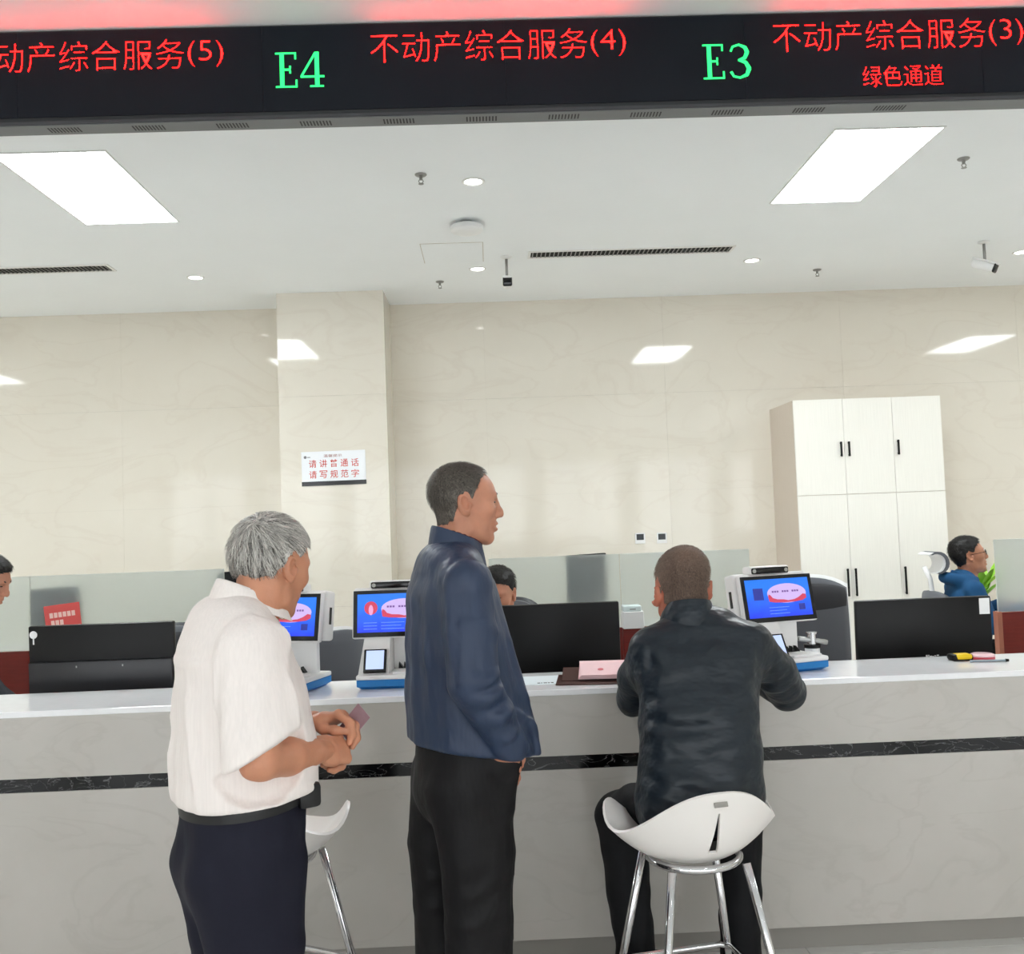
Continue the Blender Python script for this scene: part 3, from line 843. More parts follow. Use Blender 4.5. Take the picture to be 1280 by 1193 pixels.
# ================================================================== TALL CABINET
k = thing('storage_cabinet', 'tall pale two-tier storage cabinet with six doors against the back wall', 'cabinet', (3.333, 8.30, 0))
W2 = 0.652
box('carcass', CABSIDE, k, -W2, W2, 0.02, WALLY - 8.30 - 0.002, 0.0, 2.572)
dw = 2 * W2 / 3
for tier, (z0, z1) in enumerate(((0.06, 1.733), (1.737, 2.572))):
    for q in range(3):
        d = box('door', CABW, k, -W2 + q * dw + 0.0015, -W2 + (q + 1) * dw - 0.0015, 0.0, 0.019, z0, z1, 0.001)
        hx = -W2 + (q + 1) * dw - 0.035 if q == 0 else -W2 + q * dw + 0.035
        if tier: ha, hb = 2.065, 2.195
        else: ha, hb = 0.85, 1.09
        h = MB().box(hx - 0.008, hx + 0.008, -0.026, -0.012, ha, hb, 0.003)
        for zz in (ha + 0.012, hb - 0.012):
            h.box(hx - 0.005, hx + 0.005, -0.014, 0.0, zz - 0.006, zz + 0.006)
        h.build('handle', BLACKP, d)

# ================================================================== OFFICE CHAIRS
CHAIRG = mat('chair_grey_fabric', srgb(92, 94, 100), 0.85, bump=0.15, bscale=500, sheen=0.2)
CHAIRD = mat('chair_dark_mesh', srgb(50, 50, 54), 0.8, bump=0.1, bscale=500)
def curved_panel(w, h, depth, curve, lean, n=14, mcol=8, topround=0.06, wtop=1.0):
    """upright cushion: width w, height h, concave towards -y"""
    vv = []; ff = []
    for side in (0, 1):
        for j in range(mcol + 1):
            v = j / mcol
            for i in range(n + 1):
                u = i / n * 2 - 1
                wj = w / 2 * (1 + (wtop - 1) * v)
                z = h * v - topround * (abs(u) ** 3) * v ** 4
                y = curve * (u * u) + lean * v - 0.03 * math.sin(v * PI)
                vv.append((u * wj, y + (depth if side else 0), z))
    m = n + 1
    off = (mcol + 1) * m
    for j in range(mcol):
        for i in range(n):
            a = j * m + i
            ff.append((a, a + 1, a + m + 1, a + m)); ff.append((off + a, off + a + m, off + a + m + 1, off + a + 1))
    for j in range(mcol):
        a = j * m; c = j * m + n
        ff.append((a, a + m, off + a + m, off + a)); ff.append((c, off + c, off + c + m, c + m))
    for i in range(n):
        ff.append((i, off + i, off + i + 1, i + 1)); a = mcol * m + i
        ff.append((a, a + 1, off + a + 1, off + a))
    return vv, ff
def office_chair(x, y, rz, label, back_w, back_h, seat_z, headrest, frame_white=True):
    """faces +y locally away from its backrest; backrest at -y side"""
    c = thing('office_chair', label, 'chair', (x, y, 0), rz, 'grey office chairs behind the counter')
    MB().box(-0.25, 0.25, -0.24, 0.24, seat_z - 0.08, seat_z, 0.03, 3).build('seat', CHAIRG, c, 'auto')
    vv, ff = curved_panel(back_w, back_h, 0.045, 0.06, 0.0)
    MB().add([(p[0], -0.26 - p[1] * 1.0, p[2] + seat_z + 0.05) for p in vv], ff).build('backrest', CHAIRG, c, True)
    vv, ff = curved_panel(back_w + 0.03, back_h + 0.02, 0.02, 0.06, 0.0)
    MB().add([(p[0], -0.315 - p[1] * 1.0, p[2] + seat_z + 0.045) for p in vv], ff).build('back_frame', WHITEP if frame_white else DKGREY, c, True)
    if headrest:
        vv, ff = curved_panel(back_w * 0.96, 0.15, 0.05, 0.07, 0.0, topround=0.03)
        MB().add([(p[0], -0.245 - p[1], p[2] + seat_z + back_h - 0.13) for p in vv], ff).build('headrest', CHAIRD, c, True)
    MB().tube([(0, 0, 0.09), (0, 0, seat_z - 0.08)], 0.03, 12).build('gas_post', CHROME, c, True)
    for q in range(5):
        a = 2 * PI * q / 5
        l = MB().tube([(0, 0, 0.10), (0.27 * math.cos(a), 0.27 * math.sin(a), 0.065)], 0.02, 8, radii=[0.028, 0.016]).build('base_leg', BLACKP, c, True)
        MB().lathe([(0.0, -0.022), (0.024, -0.02), (0.03, 0.0), (0.024, 0.02), (0.0, 0.022)], 12, mtx=T(0.28 * math.cos(a), 0.28 * math.sin(a), 0.0305, ry=PI / 2)).build('caster', BLACKP, l, True)
    return c
# empty chair turned with its backrest to the wall, seen over the counter
office_chair(1.575, 4.78, PI - 0.15, 'empty grey office chair with white rim between terminal and cabinet-side monitor', 0.50, 0.73, 0.47, True)
office_chair(-0.62, 4.85, PI + 0.75, 'grey office chair seen between the two left terminals', 0.40, 0.56, 0.46, False)
office_chair(0.055, 4.72, PI - 0.1, 'dark-backed chair behind the hidden middle clerk', 0.28, 0.715, 0.43, True, False)
office_chair(-2.66, 4.80, -PI / 2, 'grey office chair under the clerk at the left frame edge', 0.40, 0.45, 0.57, False)
office_chair(-1.72, 4.95, PI, 'dark office chair whose top peeks over the far left monitor', 0.26, 0.62, 0.44, True, False)
# ================================================================== FIGURES: smooth-blended surfaces
class Field:
    """signed distance grid on which rounded shapes are blended, then turned into one surface"""
    def __init__(self, lo, hi, h):
        self.h = h
        self.lo = np.array(lo, float)
        self.n = np.ceil((np.array(hi, float) - self.lo) / h).astype(int) + 1
        self.ax = [self.lo[i] + h * np.arange(self.n[i]) for i in range(3)]
        self.f = np.full(tuple(self.n), 0.5, np.float32)
    def like(self):
        g = object.__new__(Field)
        g.h, g.lo, g.n, g.ax = self.h, self.lo, self.n, self.ax
        g.f = np.full(tuple(self.n), 0.5, np.float32)
        return g
    def _sub(self, lo, hi, pad):
        s = []
        for i in range(3):
            a = int(np.clip(math.floor((lo[i] - pad - self.lo[i]) / self.h), 0, self.n[i]))
            b = int(np.clip(math.ceil((hi[i] + pad - self.lo[i]) / self.h) + 1, 0, self.n[i]))
            s.append(slice(a, b))
        return tuple(s)
    def _pts(self, s):
        x = self.ax[0][s[0]].astype(np.float32)[:, None, None]
        y = self.ax[1][s[1]].astype(np.float32)[None, :, None]
        z = self.ax[2][s[2]].astype(np.float32)[None, None, :]
        return x, y, z
    def _mix(self, s, d, k, op):
        a = self.f[s]
        if op == 'add':
            if k > 0:
                hh = np.clip(0.5 + 0.5 * (a - d) / k, 0, 1)
                self.f[s] = a * (1 - hh) + d * hh - k * hh * (1 - hh)
            else:
                self.f[s] = np.minimum(a, d)
        elif op == 'cut':
            if k > 0:
                hh = np.clip(0.5 - 0.5 * (a + d) / k, 0, 1)
                self.f[s] = a * (1 - hh) - d * hh + k * hh * (1 - hh)
            else:
                self.f[s] = np.maximum(a, -d)
    def ell(self, c, r, k=0.01, op='add', rot=None):
        c = np.array(c, float); r = np.array(r, float)
        R = max(r)
        s = self._sub(c - R, c + R, k + 0.03)
        x, y, z = self._pts(s)
        x = x - c[0]; y = y - c[1]; z = z - c[2]
        if rot is not None:
            m = np.array(Euler(rot, 'XYZ').to_matrix().transposed())
            x, y, z = (m[0, 0] * x + m[0, 1] * y + m[0, 2] * z, m[1, 0] * x + m[1, 1] * y + m[1, 2] * z, m[2, 0] * x + m[2, 1] * y + m[2, 2] * z)
        q = np.sqrt((x / r[0]) ** 2 + (y / r[1]) ** 2 + (z / r[2]) ** 2) + 1e-6
        l = np.sqrt(x * x + y * y + z * z)
        self._mix(s, np.where(q < 0.2, -min(r) * 0.9, (q - 1) * l / q), k, op)
        return self
    def loft(self, st, u=(1, 0, 0), k=0.02, op='add', power=2.0):
        """stations (centre, ra, rb): ra along u, rb across it; rounded ends"""
        C = [np.array(p[0], float) for p in st]
        ra = [p[1] for p in st]; rb = [p[2] if len(p) > 2 else p[1] for p in st]
        R = max(max(ra), max(rb))
        s = self._sub(np.min(C, 0) - R, np.max(C, 0) + R, k + 0.03)
        x, y, z = self._pts(s)
        best = None
        for i in range(len(C) - 1):
            a = C[i + 1] - C[i]
            L = np.linalg.norm(a) + 1e-9
            w = a / L
            uu = np.array(u, float); uu = uu - w * uu.dot(w)
            if np.linalg.norm(uu) < 1e-3:
                uu = np.cross(w, [0, 0, 1.0]) if abs(w[2]) < 0.9 else np.cross(w, [0, 1.0, 0])
            uu /= np.linalg.norm(uu)
            vv = np.cross(w, uu)
            dx, dy, dz = x - C[i][0], y - C[i][1], z - C[i][2]
            tt = dx * w[0] + dy * w[1] + dz * w[2]
            t = np.clip(tt / L, 0, 1)
            du = dx * uu[0] + dy * uu[1] + dz * uu[2]
            dv = dx * vv[0] + dy * vv[1] + dz * vv[2]
            dw = tt - t * L
            A = ra[i] + (ra[i + 1] - ra[i]) * t
            B = rb[i] + (rb[i + 1] - rb[i]) * t
            M = np.minimum(A, B)
            if power == 2.0:
                q = np.sqrt((du / A) ** 2 + (dv / B) ** 2 + (dw / M) ** 2) + 1e-6
            else:
                q = (np.abs(du / A) ** power + np.abs(dv / B) ** power + np.abs(dw / M) ** power) ** (1 / power) + 1e-6
            l = np.sqrt(du * du + dv * dv + dw * dw)
            d = np.where(q < 0.2, -M * 0.9, (q - 1) * l / q)
            if best is None:
                best = d
            else:
                hh = np.clip(0.5 + 0.5 * (best - d) / 0.012, 0, 1)
                best = best * (1 - hh) + d * hh - 0.012 * hh * (1 - hh)
        self._mix(s, best.astype(np.float32), k, op)
        return self
    def fold(self, pts, amp, w):
        """raise (amp > 0) or press in a soft crease along a line"""
        C = [np.array(p, float) for p in pts]
        s = self._sub(np.min(C, 0), np.max(C, 0), 3 * w + 0.02)
        x, y, z = self._pts(s)
        best = None
        n = len(C) - 1
        for i in range(n):
            a = C[i + 1] - C[i]
            t = np.clip(((x - C[i][0]) * a[0] + (y - C[i][1]) * a[1] + (z - C[i][2]) * a[2]) / a.dot(a), 0, 1)
            d2 = (x - C[i][0] - a[0] * t) ** 2 + (y - C[i][1] - a[1] * t) ** 2 + (z - C[i][2] - a[2] * t) ** 2
            u = (i + t) / n
            g = np.exp(-d2 / (w * w)) * (0.25 + 0.75 * np.sin(np.pi * np.clip(u, 0.02, 0.98)))
            best = g if best is None else np.maximum(best, g)
        self.f[s] -= (amp * best).astype(np.float32)
        return self
    def snap(self, pts, direc, reach=0.12, lift=0.0):
        """slide points along a direction from outside until they meet the surface"""
        d = np.array(direc, float); d /= np.linalg.norm(d)
        out = []
        for p in pts:
            p = np.array(p, float)
            q = p - d * reach
            for k in range(400):
                i = np.round((q - self.lo) / self.h).astype(int)
                if np.all(i >= 0) and np.all(i < self.n) and self.f[tuple(i)] < 0:
                    break
                q = q + d * 0.001
            out.append(tuple(q - d * lift))
        return out
    def plane(self, p, n, k=0.0):
        """remove everything on the side n points to"""
        n = np.array(n, float); n /= np.linalg.norm(n)
        x, y, z = self._pts((slice(None),) * 3)
        d = (x - p[0]) * n[0] + (y - p[1]) * n[1] + (z - p[2]) * n[2]
        self.f = np.maximum(self.f, d).astype(np.float32)
        return self
    def func(self, fn):
        x, y, z = self._pts((slice(None),) * 3)
        self.f = fn(self.f, x, y, z).astype(np.float32)
        return self
    def noise(self, amp, scale, seed=0, stretch=(1, 1, 1)):
        rng = np.random.default_rng(seed)
        ext = (self.n * self.h) / scale * np.array(stretch)
        m = np.ceil(ext).astype(int) + 3
        lat = rng.uniform(-1, 1, tuple(m)).astype(np.float32)
        idx = [np.arange(self.n[i]) * self.h / scale * stretch[i] for i in range(3)]
        for i in range(3):
            i0 = np.floor(idx[i]).astype(int)
            t = (idx[i] - i0).astype(np.float32)
            t = t * t * (3 - 2 * t)
            sh = [1, 1, 1]; sh[i] = -1
            t = t.reshape(sh)
            lat = np.take(lat, i0, axis=i) * (1 - t) + np.take(lat, i0 + 1, axis=i) * t
        self.f += amp * lat
        return self
    def smooth(self, it=1):
        for _ in range(it):
            g = self.f.copy()
            for a in range(3):
                s0 = [slice(None)] * 3; s1 = [slice(None)] * 3; s2 = [slice(None)] * 3
                s0[a] = slice(1, -1); s1[a] = slice(0, -2); s2[a] = slice(2, None)
                h = g.copy()
                h[tuple(s0)] = 0.5 * g[tuple(s0)] + 0.25 * (g[tuple(s1)] + g[tuple(s2)])
                g = h
            self.f = g
        return self
    def mesh(self):
        """surface nets"""
        f = self.f.copy()
        f[0], f[-1] = np.maximum(f[0], 1e-3), np.maximum(f[-1], 1e-3)
        f[:, 0], f[:, -1] = np.maximum(f[:, 0], 1e-3), np.maximum(f[:, -1], 1e-3)
        f[:, :, 0], f[:, :, -1] = np.maximum(f[:, :, 0], 1e-3), np.maximum(f[:, :, -1], 1e-3)
        ins = f < 0
        nx, ny, nz = f.shape
        cnt = np.zeros((nx - 1, ny - 1, nz - 1), np.int8)
        for dx in (0, 1):
            for dy in (0, 1):
                for dz in (0, 1):
                    cnt += ins[dx:nx - 1 + dx, dy:ny - 1 + dy, dz:nz - 1 + dz]
        act = np.argwhere((cnt > 0) & (cnt < 8))
        ids = np.full(cnt.shape, -1, np.int64)
        ids[tuple(act.T)] = np.arange(len(act))
        acc = np.zeros((len(act), 3)); num = np.zeros(len(act))
        cor = [(a, b, c) for a in (0, 1) for b in (0, 1) for c in (0, 1)]
        val = {c: f[act[:, 0] + c[0], act[:, 1] + c[1], act[:, 2] + c[2]] for c in cor}
        for c in cor:
            for a in range(3):
                if c[a] == 0:
                    c2 = list(c); c2[a] = 1; c2 = tuple(c2)
                    v0, v1 = val[c], val[c2]
                    cr = (v0 < 0) != (v1 < 0)
                    t = np.where(cr, v0 / np.where(cr, v0 - v1, 1), 0)
                    p = np.array(c, float)[None, :].repeat(len(act), 0)
                    p[:, a] = t
                    acc[cr] += p[cr]; num[cr] += 1
        V = self.lo + self.h * (act + acc / num[:, None])
        F = []
        for a in range(3):
            b, c = (a + 1) % 3, (a + 2) % 3
            s0 = [slice(1, -1)] * 3; s1 = [slice(1, -1)] * 3
            s0[a] = slice(0, -1); s1[a] = slice(1, None)
            A, B = ins[tuple(s0)], ins[tuple(s1)]
            for flip in (0, 1):
                e = np.argwhere((A & ~B) if flip == 0 else (~A & B))
                if len(e) == 0: continue
                e = e + 1; e[:, a] -= 1
                q = []
                for (ob, oc) in ((0, 0), (-1, 0), (-1, -1), (0, -1)):
                    g = e.copy(); g[:, b] += ob; g[:, c] += oc
                    q.append(ids[g[:, 0], g[:, 1], g[:, 2]])
                q = np.stack(q, 1)
                F.append(q if flip == 0 else q[:, ::-1])
        return V, np.concatenate(F)

def np_mesh(name, parts, material, parent=None, mtx=None, relax=0):
    """parts: list of (V, F); one smooth mesh object"""
    Vs, Fs, o = [], [], 0
    for V, F in parts:
        Vs.append(V); Fs.append(F + o); o += len(V)
    V = np.concatenate(Vs); F = np.concatenate(Fs)
    me = bpy.data.meshes.new(name)
    me.vertices.add(len(V)); me.vertices.foreach_set('co', V.astype(np.float32).ravel())
    me.loops.add(F.size); me.loops.foreach_set('vertex_index', F.astype(np.int32).ravel())
    me.polygons.add(len(F)); me.polygons.foreach_set('loop_start', np.arange(0, F.size, 4, dtype=np.int32))
    me.polygons.foreach_set('use_smooth', np.ones(len(F), bool))
    me.update(calc_edges=True)
    me.validate()
    for m in (material if isinstance(material, (list, tuple)) else [material]):
        me.materials.append(m)
    return link(name, me, parent, mtx)

def face_normals(V, F):
    a = V[F[:, 2]] - V[F[:, 0]]; b = V[F[:, 3]] - V[F[:, 1]]
    n = np.cross(a, b)
    return n / (np.linalg.norm(n, axis=1)[:, None] + 1e-12)

SKIN = mat('skin_tan', srgb(200, 140, 110), 0.5, sss=0.12, noise=0.10, nscale=14, bump=0.06, bscale=160)
SKIN2 = mat('skin_ruddy', srgb(190, 132, 106), 0.5, sss=0.12, noise=0.12, nscale=18, bump=0.06, bscale=160)
SKIN3 = mat('skin_brown_red', srgb(186, 112, 88), 0.5, sss=0.12, noise=0.12, nscale=18, bump=0.06, bscale=160)
EYEW = mat('eye_white', srgb(232, 226, 220), 0.2)
EYED = mat('eye_dark', srgb(36, 24, 20), 0.15)

def hair_mat(name, ca, cb, scale=160, rough=0.5):
    m = bpy.data.materials.new(name); m.use_nodes = True
    nt = m.node_tree; b = nt.nodes['Principled BSDF']
    at = nt.nodes.new('ShaderNodeAttribute'); at.attribute_name = 'tone'
    cr = nt.nodes.new('ShaderNodeValToRGB')
    cr.color_ramp.elements[0].color = ca; cr.color_ramp.elements[1].color = cb
    nt.links.new(at.outputs['Fac'], cr.inputs['Fac'])
    nt.links.new(cr.outputs['Color'], b.inputs['Base Color'])
    b.inputs['Roughness'].default_value = rough
    b.inputs['Specular IOR Level'].default_value = 0.35
    return m

# ---- head: local frame, facing +y, z up, origin between the ears
def head_field(h=0.0035, neck=0.14, wide=1.0, jaw=1.0, neck_r=0.056, neck_back=0.035, ear_flare=0.38, ear_z=0.0, ear_out=0.0):
    F = Field((-0.115, -0.135, -0.10 - neck - 0.04), (0.115, 0.15, 0.145), h)
    w = wide
    F.ell((0, -0.014, 0.042), (0.077 * w, 0.097, 0.082), 0)
    F.ell((0, 0.010, 0.020), (0.072 * w, 0.086, 0.080), 0.03)
    F.ell((0, 0.036, -0.020), (0.063 * w, 0.054, 0.078), 0.03)
    F.ell((0, 0.030, -0.070), (0.054 * w * jaw, 0.050, 0.040), 0.03)
    for s in (-1, 1):
        F.loft([((s * 0.058 * w * jaw, -0.004, -0.045), 0.014), ((s * 0.052 * w * jaw, 0.010, -0.074), 0.015), ((s * 0.018, 0.066, -0.101), 0.015)], k=0.025)
        F.ell((s * 0.046 * w, 0.058, -0.016), (0.021, 0.019, 0.017), 0.025)      # cheek bone
        F.loft([((s * 0.010, 0.086, 0.026), 0.007), ((s * 0.036, 0.081, 0.031), 0.008), ((s * 0.054, 0.062, 0.026), 0.006)], k=0.014)   # brow
        F.ell((s * 0.030, 0.096, 0.010), (0.017, 0.013, 0.010), 0.012, 'cut')    # socket
        F.ell((s * 0.031, 0.077, 0.009), (0.014, 0.0115, 0.0105), 0.004)         # lid over the eyeball
        F.loft([((s * 0.020, 0.0885, 0.0085), 0.0012), ((s * 0.032, 0.0895, 0.0082), 0.0014), ((s * 0.043, 0.0835, 0.0085), 0.0012)], k=0.002, op='cut')
    F.ell((0, 0.070, -0.100), (0.022, 0.018, 0.017), 0.02)                        # chin
    F.loft([((0, 0.088, 0.024), 0.008, 0.008), ((0, 0.097, 0.004), 0.0085, 0.009), ((0, 0.108, -0.018), 0.011, 0.010), ((0, 0.112, -0.028), 0.012, 0.010)], k=0.012)
    for s in (-1, 1):
        F.ell((s * 0.0125, 0.100, -0.031), (0.0085, 0.012, 0.0085), 0.006)
        F.ell((s * 0.006, 0.104, -0.040), (0.0035, 0.005, 0.004), 0.003, 'cut')
    F.ell((0, 0.082, -0.056), (0.032, 0.014, 0.022), 0.016)                       # muzzle
    F.loft([((-0.022, 0.086, -0.061), 0.004), ((0, 0.0965, -0.057), 0.0055), ((0.022, 0.086, -0.061), 0.004)], k=0.005)
    F.loft([((-0.019, 0.086, -0.070), 0.0045), ((0, 0.0945, -0.072), 0.0065), ((0.019, 0.086, -0.070), 0.0045)], k=0.006)
    F.loft([((-0.024, 0.090, -0.0645), 0.0016), ((0, 0.1025, -0.0645), 0.0022), ((0.024, 0.090, -0.0645), 0.0016)], k=0.003, op='cut')
    # neck
    F.loft([((0, -0.022, -0.045), neck_r, neck_r * 1.02), ((0, -0.030, -0.10), neck_r, neck_r), ((0, -neck_back, -0.10 - neck), neck_r * 1.12, neck_r * 1.05)], k=0.03)
    for s in (-1, 1):
        F.loft([((s * 0.058, -0.035, -0.04), 0.012), ((s * 0.035, 0.0, -0.10 - neck * 0.8), 0.012)], k=0.02)
    # ears
    for s in (-1, 1):
        cx = s * (0.077 * w + 0.006 + ear_out)
        ro = (0.22, s * 0.16, s * -ear_flare)
        F.ell((cx, -0.016, ear_z), (0.010, 0.019, 0.033), 0.006, rot=ro)
        F.ell((cx + s * 0.0075, -0.012, 0.004 + ear_z), (0.011, 0.0115, 0.022), 0.003, 'cut', rot=ro)
        F.ell((cx - s * (0.010 * ear_flare - 0.002), -0.004, -0.024 + ear_z), (0.007, 0.009, 0.011), 0.006)
        F.ell((cx - s * ear_out, 0.004, -0.002 + ear_z), (0.006, 0.006, 0.009), 0.005)
    F.ear = (0.077 * w + 0.011 + ear_out, ear_flare, ear_z)
    return F

def hairline(x, y, z, back=-0.062, side=0.022, front=0.086, burn=0.0, temple=False):
    """height above the hairline at a head-local point (arrays)"""
    yk = np.array([-0.13, -0.07, -0.045, -0.030, -0.012, 0.012, 0.022, 0.040, 0.060, 0.085, 0.12])
    zk = np.array([back, back, back + 0.012, side - 0.030, side + 0.014, side - 0.004 + burn, side + 0.006 + burn, side + 0.030, front - 0.012, front, front])
    if temple:
        zk[6:] = (side + 0.012, 0.080, 0.100, 0.106, 0.11)
    return z - np.interp(y, yk, zk)

def make_hair(Fh, thick, hl, seed, noise=0.004, nscale=0.016, top_extra=0.0):
    """shell of hair over the head field"""
    G = Fh.like()
    x, y, z = Fh._pts((slice(None),) * 3)
    X, Y, Z = np.broadcast_arrays(x, y, z)
    hh = hairline(X, Y, Z, **hl)
    ramp = np.clip(hh / 0.03, 0, 1)
    t = (thick + top_extra * np.clip((Z - 0.05) / 0.06, 0, 1)) * (0.25 + 0.75 * ramp)
    G.f = (Fh.f - t).astype(np.float32)
    G.noise(noise, nscale, seed)
    keep = -hh + 0.0
    rng = np.random.default_rng(seed + 5)
    K = Fh.like(); K.f = keep.astype(np.float32)
    K.noise(0.006, 0.012, seed + 1)
    G.f = np.maximum(G.f, K.f)
    # keep ears free
    for s in (-1, 1):
        G.ell((s * Fh.ear[0], -0.014, Fh.ear[2]), (0.016, 0.022, 0.036), 0.0, 'cut', rot=(0.22, s * 0.16, s * -Fh.ear[1]))
    return G

def strands(V, F, n, length, crown, lift, width, seed, tone, curl=0.0, hl=None, down=0.0):
    """thin hair ribbons lying on a hair shell; returns V, F(quads), tone per vertex"""
    rng = np.random.default_rng(seed)
    nrm = face_normals(V, F)
    ar = np.linalg.norm(np.cross(V[F[:, 2]] - V[F[:, 0]], V[F[:, 3]] - V[F[:, 1]]), axis=1)
    c0 = V[F].mean(1)
    out = np.einsum('ij,ij->i', nrm, c0 - np.array([0, -0.01, 0.02])) > 0
    ar = ar * out
    pick = rng.choice(len(F), n, p=ar / ar.sum())
    wts = rng.dirichlet((1, 1, 1, 1), n)
    P = (V[F[pick]] * wts[:, :, None]).sum(1)
    N = nrm[pick]
    D = P - np.array(crown)
    D[:, 2] -= down
    D += rng.normal(0, 0.012, D.shape)
    sw = np.cross(np.array([0, 0, 1.0]), D) * curl
    D = D + sw
    D = D - N * np.einsum('ij,ij->i', D, N)[:, None]
    D /= np.linalg.norm(D, axis=1)[:, None] + 1e-9
    S = np.cross(N, D)
    L = length * rng.uniform(0.5, 1.3, n)
    segs = 3
    Vo, Fo = [], []
    ctr = np.array([0, -0.005, 0.02])
    pts = []
    p = P - N * 0.001
    for k in range(segs + 1):
        f = k / segs
        q = P + D * (L * f)[:, None]
        # stay on the round of the head
        rad = np.linalg.norm(P - ctr, axis=1)
        v = q - ctr
        q = ctr + v / np.linalg.norm(v, axis=1)[:, None] * (rad + lift * math.sin(f * PI * 0.75) + 0.0005)[:, None]
        wd = width * (1 - 0.75 * f)
        pts.append((q - S * wd, q + S * wd))
    nV = 2 * (segs + 1)
    A = np.stack([p for pr in pts for p in pr], 1)
    near_ear = (np.abs(A[:, :, 0]) > 0.066) & (A[:, :, 1] > -0.042) & (A[:, :, 1] < 0.018) & (A[:, :, 2] < 0.036) & (A[:, :, 2] > -0.05)
    low = hairline(A[:, :, 0], A[:, :, 1], A[:, :, 2], **hl) < -0.010 if hl else np.zeros(A.shape[:2], bool)
    ok = ~(near_ear | low).any(1)
    A = A[ok]; P = P[ok]; n = len(A)
    Vall = A.reshape(-1, 3)
    base = np.arange(n) * nV
    for k in range(segs):
        Fo.append(np.stack([base + 2 * k, base + 2 * k + 1, base + 2 * k + 3, base + 2 * k + 2], 1))
    return Vall, np.concatenate(Fo), np.repeat(tone(P, rng), nV)

def add_tone(o, vals):
    a = o.data.attributes.new('tone', 'FLOAT', 'POINT')
    a.data.foreach_set('value', np.asarray(vals, np.float32))

# ---- hand: wrist at origin, fingers along +x, palm facing -z, thumb towards +y
def hand_field(curl=(0.6, 0.6, 0.6, 0.65), thumb=(0.5, 0.4), spread=0.05, h=0.003, forearm=None, mirror=False, thumb_dir=None):
    ext = 0.22
    F = Field((-ext if forearm else -0.05, -0.11, -0.12), (0.21, 0.11, 0.08), h)
    if forearm:
        F.loft([((-forearm, 0, 0), 0.040, 0.042), ((-forearm * 0.55, 0, 0), 0.038, 0.038), ((-0.03, 0, 0), 0.029, 0.022), ((0.01, 0, 0), 0.029, 0.020)], u=(0, 1, 0), k=0.0)
    F.loft([((-0.005, 0.0, 0), 0.027, 0.019), ((0.04, 0.0, 0.001), 0.038, 0.017), ((0.088, -0.002, 0.0), 0.041, 0.014)], u=(0, 1, 0), k=0.015)
    F.ell((0.035, 0.026, -0.010), (0.032, 0.017, 0.015), 0.012)
    F.ell((0.035, -0.026, -0.008), (0.03, 0.014, 0.013), 0.012)
    ys = (0.030, 0.010, -0.010, -0.029)
    Ls = ((0.044, 0.027, 0.022), (0.048, 0.030, 0.023), (0.045, 0.028, 0.022), (0.035, 0.021, 0.020))
    rs = (0.0092, 0.0095, 0.009, 0.008)
    for i in range(4):
        p = np.array([0.092 - 0.004 * abs(i - 1), ys[i], 0.0])
        a = 0.0
        yaw = spread * (1.5 - i)
        st = [(p.copy(), rs[i] * 1.12)]
        for j in range(3):
            a += curl[i] * (1.15 if j == 0 else 1.25 if j == 1 else 0.8)
            d = np.array([math.cos(a) * math.cos(yaw), math.sin(yaw), -math.sin(a)])
            p = p + d * Ls[i][j]
            st.append((p.copy(), rs[i] * (1.05, 0.98, 0.82)[j]))
        F.loft(st, u=(0, 1, 0), k=0.0045)
        F.ell((0.094 - 0.004 * abs(i - 1), ys[i], 0.006), (0.010, 0.009, 0.008), 0.008)
    p = np.array([0.022, 0.030, -0.010])
    a1, a2 = thumb
    d1 = np.array([math.cos(0.55), math.sin(0.55) * math.cos(a1), -math.sin(0.55) * math.sin(a1) - 0.25 * a1])
    d1 /= np.linalg.norm(d1)
    d2 = np.array([0.92, 0.30 * math.cos(a1) - 0.5 * a2, -0.25 * a1 - 0.2 * a2]); d2 /= np.linalg.norm(d2)
    d3 = np.array([0.95, 0.1 - 0.7 * a2, -0.15 * a1 - 0.3 * a2]); d3 /= np.linalg.norm(d3)
    q1 = p + d1 * 0.036; q2 = q1 + d2 * 0.034; q3 = q2 + d3 * 0.024
    F.loft([(p, 0.014), (q1, 0.0125), (q2, 0.0108), (q3, 0.0085)], k=0.010)
    V, Q = F.mesh()
    if mirror:
        V = V * np.array([1, -1, 1]); Q = Q[:, ::-1]
    return V, Q

def frame_to(origin, xdir, zdir):
    """4x4 placing the hand: its +x along xdir, back of the hand along zdir"""
    x = np.array(xdir, float); x /= np.linalg.norm(x)
    z = np.array(zdir, float); z -= x * z.dot(x); z /= np.linalg.norm(z)
    y = np.cross(z, x)
    M = np.eye(4); M[:3, 0] = x; M[:3, 1] = y; M[:3, 2] = z; M[:3, 3] = origin
    return M
def xf(part, M):
    V, F = part
    return V @ M[:3, :3].T + M[:3, 3], F
def head_place(pos, yaw=0.0, pitch=0.0, roll=0.0, scale=1.0):
    """yaw clockwise seen from above, pitch nods down, roll leans to the right"""
    R = Matrix.Rotation(-yaw, 3, 'Z') @ Matrix.Rotation(-pitch, 3, 'X') @ Matrix.Rotation(roll, 3, 'Y')
    E = np.eye(4); E[:3, :3] = np.array(R) * scale; E[:3, 3] = pos
    return E
def body_frame(x, y, heading):
    """person root: local +y looks along the heading (clockwise from world +y)"""
    return T(x, y, 0, rz=-heading)
